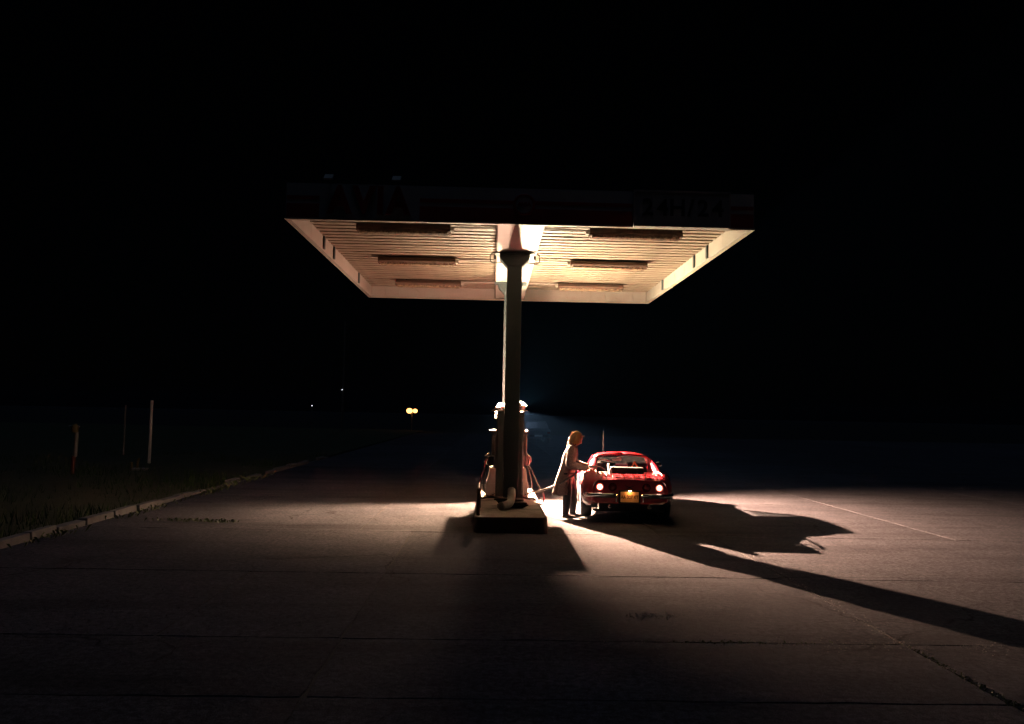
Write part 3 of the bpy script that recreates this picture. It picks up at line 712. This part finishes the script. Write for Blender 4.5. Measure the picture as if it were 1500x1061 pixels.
B().box(-.62, .62, 2.78, 3.02, .55, .86).build('dashboard', M['seat'], car, bevel=.03, seg=2)
for s in (-1, 1):
    st = B(); st.prism([(1.92, .45), (2.05, .42), (1.98, .85), (1.90, 1.02), (1.84, 1.0), (1.84, .6)], s * .32 - .2, s * .32 + .2, 'x'); st.box(s * .32 - .2, s * .32 + .2, 2.0, 2.45, .40, .50)
    st.build('seat', M['seat'], car, bevel=.02, seg=2)
sw = frame_to((0, -1, .45), (-.32, 2.62, .86))
B().tube([sw @ Vector((.18 * math.cos(a * .262), .18 * math.sin(a * .262), 0)) for a in range(25)], .013, 6).build('steering_wheel', M['chrome'], car, smooth=True)
# tail lamps, emblem, bumpers, plate
tails = {}
for x, lit in ((-.545, 1), (-.31, 0), (.31, 0), (.545, 1)):
    m4 = frame_to((0, -1, 0), (x, .036, .665))
    B().lathe([(.066, 0), (.078, 0), (.080, .014), (.072, .022), (.064, .014), (.064, .0)], m4, 24).build('lamp_bezel', M['taildark'], car, smooth=True)
    if lit:
        ln = B().lathe([(.0, .012), (.035, .011), (.063, .004), (.063, 0)], m4, 20).build('tail_lamp', M['tail'], car, smooth=True)
        ln['label'] = 'lit round red tail lamp'
        B().lathe([(0, .026), (.025, .024), (.044, .0115)], m4, 16).build('lamp_core', M['tailhot'], ln, smooth=True)
    else:
        B().lathe([(.0, .012), (.035, .011), (.063, .004), (.063, 0)], m4, 20).build('tail_lamp', M['taildark'], car, smooth=True)
fg = B()
for s in (-1, 1): fg.add([(s * .012, .026, .665), (s * .085, .026, .695), (s * .09, .026, .705), (s * .0, .026, .675), (-s * .05, .026, .64), (-s * .055, .026, .632)], [(0, 1, 2, 3), (0, 3, 4, 5)])
fg.build('crossed_flag_emblem', M['darktrim'], car)
for s in (-1, 1):
    bmp = B(); rws = []
    path = [(.235, .0), (.30, -.045), (.45, -.055), (.62, -.045), (.72, .0), (.775, .09), (.805, .24)]
    cpts = catmull([(s * x, y, 0) for x, y in path], 5)
    for i, p in enumerate(cpts):
        t_ = (cpts[min(i + 1, len(cpts) - 1)] - cpts[max(i - 1, 0)]).normalized(); nn = Vector((t_.y, -t_.x, 0)) * s
        rws.append([p + nn * a + Vector((0, 0, z)) for a, z in ((-.02, .475), (.012, .475), (.03, .495), (.034, .52), (.03, .545), (.012, .562), (-.02, .562))])
    bmp.grid(rws, True).build('bumper', M['chrome'], car, smooth=True)
    B().box(s * .245 - .012, s * .245 + .012, -.045, .0, .40, .50).build('bumper_guard', M['chrome'], car, bevel=.005)
    B().tube([(s * .36, .35, .30), (s * .36, -.02, .31)], [.035, .037], 12).build('exhaust_tip', M['chrome'], car, smooth=True)
pl = B().box(-.165, .165, -.012, -.004, .40, .585).build('number_plate', M['plate'], car)
B().box(-.20, .20, -.003, .03, .375, .615).build('plate_recess', M['darktrim'], car)
text_mesh('lettering', 'AA 307 KT', .088, M['plateink'], .001, .0015, pl, (0, -.0145, .49), sx=.78)
B().ball((0, -.055, .606), (.022, .012, .008), 8, 5).build('plate_lamp', M['platebulb'], car, smooth=True)
B().box(-.07, .07, -.072, -.002, .6145, .622).build('added_lamp_hood', M['darktrim'], car)  # cover added to keep plate lamp light off the tail panel
# luggage rack
rk = B()
for x in (-.52, -.42, -.30, -.10, .10, .30, .52): rk.tube(catmull([(x, .06, .80), (x, .10, .865), (x, .3, .885), (x, .72, .89), (x, .78, .84)], 4), .010, 6)
for yv in (.14, .35, .72): rk.tube([(-.60, yv, .89 - (.015 if yv < .2 else 0)), (.60, yv, .89 - (.015 if yv < .2 else 0))], .008, 6)
for s in (-1, 1): rk.tube(catmull([(s * .60, .12, .86), (s * .60, .14, .905), (s * .60, .70, .915), (s * .60, .74, .88)], 4), .008, 6)
rk.build('luggage_rack', M['rack'], car, smooth=True)
# mirrors, antenna, fuel flap, window sticker, wheels
for s in (-1, 1):
    m4 = frame_to((0, -1, .05), (s * .86, 2.72, .93))
    B().lathe([(0, -.05), (.05, -.04), (.066, -.01), (.066, .0), (.058, .004), (0, .004)], m4, 18).build('mirror', M['chrome'], car, smooth=True)
    B().tube([(s * .79, 2.74, .85), (s * .84, 2.74, .90)], .012, 6).build('mirror_stalk', M['chrome'], car)
B().tube([(-.30, 3.25, .84), (-.305, 3.27, 1.2), (-.30, 3.30, 1.62)], [.006, .004, .003], 6).build('antenna', M['chrome'], car)
B().lathe([(0, .012), (.06, .012), (.065, 0)], Matrix.Translation((-.36, .95, .842)), 18).build('filler_neck', M['darktrim'], car)
B().box(-.21, -.03, 1.625, 1.63, 1.07, 1.10).build('window_sticker', M['paper'], car); B().box(-.12, -.035, 1.645, 1.65, 1.103, 1.128).build('window_sticker', M['paper'], car)
def wheel(x, yv, s):
    t_ = B().lathe([(.20, -.10), (.30, -.11), (.325, -.095), (.335, -.06), (.336, 0), (.335, .06), (.325, .095), (.30, .11), (.20, .10)], frame_to((s, 0, 0), (0, 0, 0)), 36).build('tyre', M['tyre'], car, smooth=True)
    t_.location = (x, yv, RW)
    B().lathe([(0, .075), (.05, .08), (.06, .05), (.10, .045), (.15, .06), (.185, .095), (.20, .10), (.203, .08), (.19, .04), (.19, -.09), (.0, -.09)], frame_to((s, 0, 0)), 28).build('rim', M['chrome'], t_, smooth=True)
for s in (-1, 1):
    for a in AX: wheel(s * .755, a, s)
cm = car.matrix_basis.copy() if False else (Matrix.Translation((2.565, 15.10, 0)) @ Matrix.Rotation(R(-4.5), 4, 'Z'))
# things lying on and in the car
cs = empty('carry_case', cm @ Vector((-.02, .36, .899)), R(-4.5)); tag(cs, 'black flat case strapped on the luggage rack of red car', 'case')
B().box(-.30, .30, -.17, .17, .0, .115).build('case_shell', M['case'], cs, bevel=.015, seg=2)
for x in (-.18, .18): B().box(x - .02, x + .02, -.178, -.171, .055, .085).build('latch', M['steel'], cs)
for k, x in enumerate((-.2, -.03, .17)): B().lathe([(0, .008), (.012, .006), (.016, 0)], frame_to((0, -1, 0), (x, -.172, .02)), 10).build('rivet', M['chrome'], cs)
bk = B().box(-.018, .018, -.16, .10, 0, .17).build('white_board', M['paper']); bk.location = cm @ Vector((-.345, .36, .899)); bk.rotation_euler = (0, R(-8), R(-4.5)); tag(bk, 'upright white board leaning against the black case', 'board')
tri = B()
for k in range(3):
    a0, a1 = R(90 + 120 * k), R(90 + 120 * (k + 1))
    for q0, q1 in ((.15, .095),):
        tri.add([(q0 * math.cos(a0), d, q0 * math.sin(a0)) for d in (-.008, .008)] + [(q0 * math.cos(a1), d, q0 * math.sin(a1)) for d in (-.008, .008)] + [(q1 * math.cos(a1), d, q1 * math.sin(a1)) for d in (-.008, .008)] + [(q1 * math.cos(a0), d, q1 * math.sin(a0)) for d in (-.008, .008)],
                [(0, 2, 4, 6), (1, 7, 5, 3), (0, 1, 3, 2), (4, 5, 7, 6)])
to = tri.build('warning_triangle', M['orange']); to.location = cm @ Vector((.23, 1.50, .925)); to.rotation_euler = (R(-8), 0, R(-4.5)); tag(to, 'orange warning triangle standing behind the rear window', 'warning triangle')

# ------------------------------------------------------------------ person at the car
PX, PY = 1.49, 16.05
person = empty('person', (PX, PY, 0), R(-6)); person.scale = (1, 1, .975); tag(person, 'blonde person in long tweed coat filling the red car', 'person')
def limb(b, pts, rad, n=12):
    pts = catmull(pts, 4); k = len(pts) - 1; m = len(rad) - 1
    rr = []
    for i in range(k + 1):
        t = i / k * m; j = min(int(t), m - 1); rr.append(rad[j] + (rad[j + 1] - rad[j]) * (t - j))
    b.tube(pts, rr, n); b.ball(pts[0], rr[0] * .98, 10, 6); b.ball(pts[-1], rr[-1] * .98, 10, 6)
hm = Euler((0, R(28), 0)).to_matrix()      # head bowed forward
HC = Vector((.185, 0, 1.545))
def H(x, y, z): return HC + hm @ Vector((x, y, z))
wr_r, wr_l = (.40, -.13, .975), (.43, .07, 1.0)
pb = B()
pb.ball((.01, 0, .90), (.125, .165, .14)); pb.ball((.03, 0, 1.03), (.11, .14, .15)); pb.ball((.07, 0, 1.2), (.12, .165, .16)); pb.ball((.09, 0, 1.32), (.095, .175, .09))
limb(pb, [(.10, 0, 1.36), (.135, 0, 1.43), (.165, 0, 1.49)], [.065, .052, .052])
pb.ball(H(.0, 0, .035), (.098, .076, .095), 16, 12, hm); pb.ball(H(.03, 0, -.045), (.068, .058, .07), 14, 10, hm)
pb.ball(H(.055, 0, -.095), (.028, .028, .022), 10, 8, hm)                                   # chin
limb(pb, [H(.088, 0, .02), H(.108, 0, -.018), H(.112, 0, -.03)], [.010, .013, .015], 8)     # nose
pb.ball(H(.092, 0, .045), (.012, .05, .012), 10, 6, hm)                                     # brow
for s in (-1, 1):
    pb.ball(H(-.005, s * .077, 0), (.022, .008, .032), 10, 6, hm)                           # ear
    pb.ball(H(.06, s * .038, -.02), (.026, .022, .024), 8, 6, hm)                           # cheek
limb(pb, [(.09, -.16, 1.345), (.075, -.235, 1.19), (.07, -.25, 1.05)], [.058, .048, .042]); limb(pb, [(.07, -.25, 1.05), (.24, -.20, 1.0), wr_r], [.042, .040, .029])
limb(pb, [(.09, .16, 1.345), (.12, .225, 1.19), (.15, .23, 1.06)], [.058, .048, .042]); limb(pb, [(.15, .23, 1.06), (.30, .15, 1.02), wr_l], [.042, .040, .029])
limb(pb, [(.0, -.09, .88), (.02, -.10, .50), (-.01, -.10, .10)], [.085, .058, .04]); limb(pb, [(.02, .09, .88), (.13, .10, .50), (.13, .10, .10)], [.085, .058, .04])
def hand(b, wr, d, palm_n, s, grip):
    """palm then four fingers and a thumb closing round the point row grip"""
    wr = Vector(wr); d = Vector(d).normalized(); pn = Vector(palm_n).normalized(); side = d.cross(pn).normalized() * s
    kn = wr + d * .085
    b.ball((wr + d * .045), (.048, .042, .020), 10, 8, Matrix((d, side, pn)).transposed())
    for k in range(4):
        base = kn + side * (-.030 + .020 * k) - d * (.006 * abs(k - 1.3))
        L = (.036, .040, .038, .030)[k]
        p1 = base + d * L * .75 + pn * L * .45; p2 = p1 + d * L * .1 + pn * L * .75; p3 = p2 - d * L * .55 + pn * L * .25
        limb(b, [base - d * .012, base, p1, p2, p3], [.0095, .0095, .009, .0085, .0075], 7)
    tb = wr + d * .03 - side * .036
    limb(b, [tb, tb + d * .03 - side * .02 + pn * .012, tb + d * .055 - side * .008 + pn * .034, tb + d * .066 + side * .012 + pn * .042], [.012, .011, .010, .008], 7)
hand(pb, wr_r, (.85, .35, -.12), (.1, .2, -.97), 1, None)
hand(pb, wr_l, (.85, -.35, -.15), (.1, -.2, -.97), -1, None)
me0 = pb.mesh('person_raw', M['skin']); tmp = link('person_raw', me0)
rm = tmp.modifiers.new('remesh', 'REMESH'); rm.mode = 'VOXEL'; rm.voxel_size = .0062; rm.use_smooth_shade = True
smd = tmp.modifiers.new('smooth', 'SMOOTH'); smd.iterations = 3; smd.factor = .4
dg = bpy.context.evaluated_depsgraph_get(); me1 = bpy.data.meshes.new_from_object(tmp.evaluated_get(dg)); bpy.data.objects.remove(tmp)
me1.name = 'body'; me1.materials.clear(); me1.materials.append(M['skin'])
pbody = link('body', me1, person)
for s in (-1, 1): B().ball(H(.083, s * .031, .015), .0125, 10, 8).build('eye', M['eye'], pbody, smooth=True)
B().ball(H(.098, 0, -.062), (.008, .024, .009), 10, 6, hm).build('lips', M['lip'], pbody, smooth=True)
# trousers, shoes
tr = B()
for (a, k, c) in (((.0, -.09, .88), (.02, -.10, .50), (-.012, -.10, .065)), ((.02, .09, .88), (.13, .10, .50), (.125, .10, .065))):
    pts = catmull([a, k, c], 9); kk = len(pts) - 1
    tr.tube(pts, [.105 - .04 * (i / kk) + .004 * math.sin(i * 2.1) + (.006 * math.sin(i * 5) if i > kk * .7 else 0) for i in range(kk + 1)], 16)
tr.ball((.01, 0, .90), (.14, .175, .13), 16, 10)
tr.build('trousers', M['trouser'], person, smooth=True)
def shoe(x, y, yaw):
    b = B()
    secs_ = [(-.055, .030, .055), (-.03, .036, .085), (.02, .036, .085), (.07, .040, .062), (.12, .045, .05), (.17, .040, .042), (.205, .022, .028)]
    b.grid([[(xx, wv * math.cos(a), max(.002, hv * .5 + hv * .5 * math.sin(a) * (1 if math.sin(a) > 0 else 1))) for a in [2 * math.pi * k / 14 for k in range(14)]] for xx, wv, hv in secs_], True)
    b.add([(xx, wv, hv) for xx, wv, hv in ()], [])
    b.prism([(-.062, .03), (-.04, .040), (.06, .043), (.13, .049), (.19, .040), (.215, .0), (.19, -.040), (.13, -.049), (.06, -.043), (-.04, -.040), (-.062, -.03)], 0, .018, 'z')
    o = b.build('shoe', M['shoe'], person, smooth=False); o.location = (x, y, 0.004); o.rotation_euler = (0, 0, yaw); return o
shoe(-.012, -.10, R(-8)); shoe(.125, .10, R(6))
# coat: one open-fronted skirt and bodice with folds, plus sleeves and collar
ct = B(); rings = []
levels = [(1.425, .125, .06, .075), (1.39, .10, .085, .135), (1.345, .09, .110, .178), (1.27, .078, .135, .178), (1.17, .06, .142, .168), (1.06, .04, .142, .165), (.96, .015, .155, .178), (.84, -.012, .165, .19), (.72, -.04, .175, .20), (.60, -.065, .182, .205), (.50, -.08, .19, .21), (.44, -.088, .195, .212)]
NA = 44
for li, (z, cx, rx, ry) in enumerate(levels):
    t = max(0, (1.1 - z) / .65); row = []
    gap = R(6 + 24 * t if z < 1.2 else 14)
    for k in range(NA + 1):
        a = gap + (2 * math.pi - 2 * gap) * k / NA
        fold = 1 + t * (.05 * math.sin(a * 5 + 1) + .03 * math.sin(a * 9 + li * .12)) + .012 * math.sin(a * 7 + z * 30)
        row.append((cx + rx * fold * math.cos(a), ry * fold * math.sin(a), z + .012 * t * math.sin(a * 5 + 1)))
    rings.append(row)
ct.grid(rings)
def sleeve(pts, rad):
    p = catmull(pts, 6); k = len(p) - 1; m = len(rad) - 1; rr = []
    for i in range(k + 1):
        t = i / k * m; j = min(int(t), m - 1); rr.append((rad[j] + (rad[j + 1] - rad[j]) * (t - j)) * (1 + .035 * math.sin(i * 2.3)))
    ct.tube(p, rr, 16, cap=False)
sleeve([(.09, -.12, 1.375), (.085, -.195, 1.31), (.07, -.245, 1.17), (.072, -.255, 1.05), (.16, -.235, 1.02), (.27, -.185, .995), (.385, -.135, .978)], [.06, .083, .078, .074, .07, .062, .052])
sleeve([(.09, .12, 1.375), (.09, .195, 1.31), (.115, .235, 1.17), (.15, .24, 1.06), (.22, .205, 1.035), (.32, .14, 1.015), (.41, .085, 1.0)], [.06, .083, .078, .074, .07, .062, .052])
coat = ct.build('coat', M['coat'], person, smooth=True)
so = coat.modifiers.new('thick', 'SOLIDIFY'); so.thickness = .009; so.offset = 0
cl = B()
for s in (-1, 1):
    cl.grid([[(.07 + .0 * k, s * .10, 1.425 - .01 * k) if False else (.02 + .105 * k / 5 + .02, s * (.095 + .012 * math.sin(k)), 1.455 - .016 * k), (.03 + .12 * k / 5 + .035, s * (.12 - .006 * k), 1.41 - .05 * k)] [0:2] for k in range(6)])
cl.build('collar', M['coat'], person, smooth=True).modifiers.new('thick', 'SOLIDIFY').thickness = .01
for s in (-1, 1): B().box(.02, .13, s * .222 - .004, s * .222 + .004, .86, .885).build('pocket_flap', M['coat'], person)
sf = B(); sf.tube(catmull([(.20, -.07, 1.40), (.10, -.10, 1.45), (.055, 0, 1.462), (.10, .10, 1.45), (.20, .07, 1.40)], 6), .034, 10)
for s in (-1, 1):
    pts = catmull([(.185, s * .055, 1.41), (.205, s * .05, 1.30), (.205, s * .045, 1.15), (.185, s * .05, 1.0)], 6)
    sf.grid([[p + Vector((.012 * math.cos(k * 1.3), s * (k - 2) * .022, 0)) for k in range(5)] for p in pts])
sfo = sf.build('scarf', M['lining'], person, smooth=True); sfo.modifiers.new('thick', 'SOLIDIFY').thickness = .012
# hair: wavy shoulder-length locks over a cap, parted on top, the face left free
hr = B()
hr.ball(H(-.022, 0, .050), (.094, .082, .086), 18, 12, hm)
for k in range(300):
    az = random.uniform(R(58), R(302)); el_ = random.uniform(-.35, .95)
    sq = math.sqrt(1 - el_ * el_)
    r0 = Vector((.10 * math.cos(az) * sq - .022, .088 * math.sin(az) * sq, .052 + .092 * el_))
    back = max(0., -math.cos(az))
    L = (random.uniform(.13, .20) + .10 * max(0, el_)) * (.78 + .5 * back); ph = random.uniform(0, 6.28); amp = random.uniform(.006, .017)
    out = Vector((math.cos(az) - .25, math.sin(az), 0)).normalized(); p = H(*r0); pts = []
    for i in range(8):
        t = i / 7
        o_ = out * (.034 * math.sin(min(1.57, t * 2.2)) + .030 * t * t * back + .006) + Vector((-out.y, out.x, 0)) * (amp * math.sin(t * 8 + ph)) + out * (amp * math.cos(t * 7 + ph))
        pts.append(p + Vector((-.03 * t, 0, -L * t)) + o_)
    wv = random.uniform(.006, .011)
    hr.tube(pts, [wv * .7, wv, wv * 1.1, wv * 1.1, wv, wv * .9, wv * .6, wv * .25], 5)
for k in range(90):     # strands lying from the parting over both sides of the skull
    s = random.choice((-1, 1)); x0 = random.uniform(-.085, .045); ph = random.uniform(0, 6)
    pts = []
    for i in range(8):
        t = i / 7; a = .08 + t * 1.45
        rr = math.sqrt(max(.02, 1 - ((x0 + .022) / .108) ** 2))
        pts.append(H(x0 - .03 * t + .006 * math.sin(ph + t * 5), s * .095 * rr * math.sin(a), .052 + .100 * rr * math.cos(a) - .03 * t * t))
    hr.tube(pts, [.006, .008, .009, .009, .008, .007, .005, .002], 5)
for k in range(16):     # loose fringe at the brow and temples
    s = random.choice((-1, 1)); y0 = random.uniform(.0, .06)
    pts = [H(.058 + .026 * math.sin(t * 1.8) + .003 * random.random(), s * (y0 + .035 * t), .118 - .105 * t * t - .03 * t) for t in [i / 6 for i in range(7)]]
    hr.tube(pts, [.005, .006, .006, .005, .004, .003, .001], 5)
for k in range(34):     # wind-blown wisps
    az = random.uniform(0, 6.28); p = H(.085 * math.cos(az) - .02, .075 * math.sin(az), .09); o_ = Vector((math.cos(az), math.sin(az), random.uniform(-.2, .9)))
    hr.tube([p, p + o_ * .03, p + o_ * .05 + Vector((0, 0, -.01)), p + o_ * .065 + Vector((0, 0, -.03))], [.003, .0025, .002, .001], 4)
hr.build('hair', M['hair'], person, smooth=True)

# hose and nozzle in use
fh = empty('fuel_hose', (.80, 17.1, .36)); tag(fh, 'long fuel hose from pump to the nozzle in the hand', 'fuel hose')
def rel(p, o=(.80, 17.1, .36)): return tuple(Vector(p) - Vector(o))
hpath = [(.74, 17.0, .36), (.86, 16.86, .385), (1.0, 16.6, .44), (1.20, 16.2, .55), (1.36, 15.88, .66), (1.52, 15.74, .78), (1.66, 15.74, .88), (1.80, 15.85, .945), (1.895, 15.93, .975)]
B().tube(catmull([rel(p) for p in hpath], 8), .019, 10).build('hose', M['hose'], fh, smooth=True)
nzl = B(); nzl.tube(catmull([rel(p) for p in ((1.88, 15.92, .97), (1.95, 15.955, .985), (2.02, 15.98, .985), (2.07, 15.99, .98))], 5), [.02] * 4 + [.026] * 8 + [.022] * 4, 10)
nzl.tube(catmull([rel(p) for p in ((1.91, 15.93, .95), (1.95, 15.94, .925), (2.0, 15.96, .925), (2.04, 15.98, .96))], 5), .007, 6)
nb = nzl.build('nozzle', M['black'], fh, smooth=True)
B().tube(catmull([rel(p) for p in ((2.06, 15.99, .98), (2.14, 16.01, .972), (2.22, 16.03, .93), (2.27, 16.04, .86))], 5), .012, 8).build('spout', M['steel'], nb, smooth=True)

# ------------------------------------------------------------------ posts on the verge and far things
wp = B().tube([(0, 0, -.05), (0, 0, 2.18)], .05, 12).build('white_post', M['whitepost']); wp.location = (-11.68, 28.5, 0); tag(wp, 'slim white post standing on the dark verge', 'post')
tp = B().tube([(0, 0, -.05), (0, 0, 2.0)], .035, 8).build('dark_post', M['greypost']); tp.location = (-14.5, 32.9, 0); tag(tp, 'thin dark post left of the white post', 'post')
sp = empty('standpipe', (-10.8, 25.5, 0)); tag(sp, 'pair of short pipe stubs on a pale base plate on the verge', 'standpipe')
B().box(-.12, .30, -.14, .14, .02, .09).build('base_plate', M['greypost'], sp, bevel=.01)
B().tube([(0, 0, .09), (0, 0, .30), (.05, 0, .40)], .035, 8).build('stub', M['yellow'], sp); B().tube([(-.20, .05, -.02), (-.20, .05, .26)], .035, 8).build('stub', M['yellow'], sp)
hy = empty('hydrant_post', (-11.95, 23.9, 0)); tag(hy, 'hydrant post at far left, red foot, grey shaft and yellow top', 'hydrant')
B().tube([(0, 0, -.03), (0, 0, .52)], .06, 12).build('foot_pipe', M['redpost'], hy); B().tube([(.05, 0, .50), (.06, 0, 1.2)], .055, 12).build('shaft', M['greypost'], hy)
B().lathe([(0, 0), (.09, 0), (.10, .03), (.10, .17), (.06, .24), (0, .25)], Matrix.Translation((0, 0, 1.19)), 14).build('head', M['yellow'], hy); B().tube([(-.16, 0, 1.36), (.14, 0, 1.36)], .03, 8).build('outlet', M['greypost'], hy)
ms = empty('lamp_mast', (-13.2, 73.0, -.16)); tag(ms, 'tall thin mast far behind on the left with tiny light', 'mast')
B().tube([(0, 0, 0), (0, 0, 10.0)], [.11, .06], 8).build('shaft', M['greypost'], ms); B().box(-.25, .1, -.12, .12, 3.82, 3.95).build('cross_arm', M['greypost'], ms); B().ball((-.05, -.16, 3.89), .035, 8, 5).build('bulb', M['glint'], ms)
gl = empty('marker_lamp', (-17.4, 80, -.16)); tag(gl, 'tiny white marker lamp far left of the mast', 'lamp'); B().tube([(0, 0, 0), (0, 0, 2.4)], .04, 6).build('shaft', M['greypost'], gl); B().ball((0, -.03, 2.46), .045, 8, 5).build('bulb', M['glint'], gl)
tl = empty('twin_lamp', (-8.2, 85, -.16)); tag(tl, 'twin orange lamp glowing in the far distance', 'lamp')
B().tube([(0, 0, 0), (0, 0, 2.1)], .05, 8).build('shaft', M['greypost'], tl); B().tube([(-.42, 0, 2.1), (.42, 0, 2.1)], .03, 6).build('cross_arm', M['greypost'], tl)
for x, r in ((-.26, .27), (.32, .21)): B().ball((x, -.06, 2.14), (r * 1.15, r * .7, r), 12, 8).build('bulb', M['sodium'], tl, smooth=True)

fc = empty('distant_car', (3.2, 55.5, -.0), R(4)); tag(fc, 'dark parked car far behind the pump with pale number plate', 'car')
fbk = B(); prof = [(0, .30), (0, .62), (.05, .78), (.55, .92), (.9, .95), (1.25, 1.36), (1.5, 1.43), (2.6, 1.42), (3.2, .98), (4.1, .86), (4.25, .70), (4.25, .30)]
rws = []
for x, k in ((-.86, .93), (-.80, 1), (-.5, 1.01), (0, 1.02), (.5, 1.01), (.80, 1), (.86, .93)):
    rws.append([(x * (.84 if z > 1.0 else 1), yv, .30 + (z - .30) * k) for yv, z in prof])
fbk.grid(rws, True); fbk.add([p for p in rws[0]], [tuple(range(len(prof)))]); fbk.add([p for p in rws[-1]], [tuple(range(len(prof)))])
fbk.build('body', M['farcar'], fc, weld=True)
B().add([(-.62, .93, .975), (.62, .93, .975), (.56, 1.24, 1.345), (-.56, 1.24, 1.345)], [(0, 1, 2, 3)]).build('rear_window', M['display'], fc)
for s in (-1, 1):
    B().box(s * .7 - .1, s * .7 + .1, -.012, .02, .62, .74).build('tail_lamp', M['taildark'], fc)
    for yv in (.75, 3.4):
        t_ = B().lathe([(.0, -.09), (.28, -.09), (.31, -.06), (.31, .06), (.28, .09), (0, .09)], frame_to((s, 0, 0)), 20).build('tyre', M['tyre'], fc, smooth=True); t_.location = (s * .78, yv, .31)
B().box(-.62, .62, -.06, .0, .40, .52).build('bumper', M['darktrim'], fc); B().box(-.26, .26, -.072, -.061, .42, .53).build('number_plate', M['whitepost'], fc)

# ------------------------------------------------------------------ thin night haze round the whole place
hz = B().box(-410, 410, -110, 710, -1.3, 12.0).build('haze', [])
hm_ = bpy.data.materials.new('night haze'); hm_.use_nodes = True; ht = hm_.node_tree
for n_ in list(ht.nodes):
    if n_.type != 'OUTPUT_MATERIAL': ht.nodes.remove(n_)
pv = ht.nodes.new('ShaderNodeVolumePrincipled'); pv.inputs['Color'].default_value = (.14, .42, 1.0, 1); pv.inputs['Density'].default_value = HAZE
ht.links.new(pv.outputs[0], [n_ for n_ in ht.nodes if n_.type == 'OUTPUT_MATERIAL'][0].inputs['Volume'])
hz.data.materials.clear(); hz.data.materials.append(hm_)
tag(hz, kind='stuff')
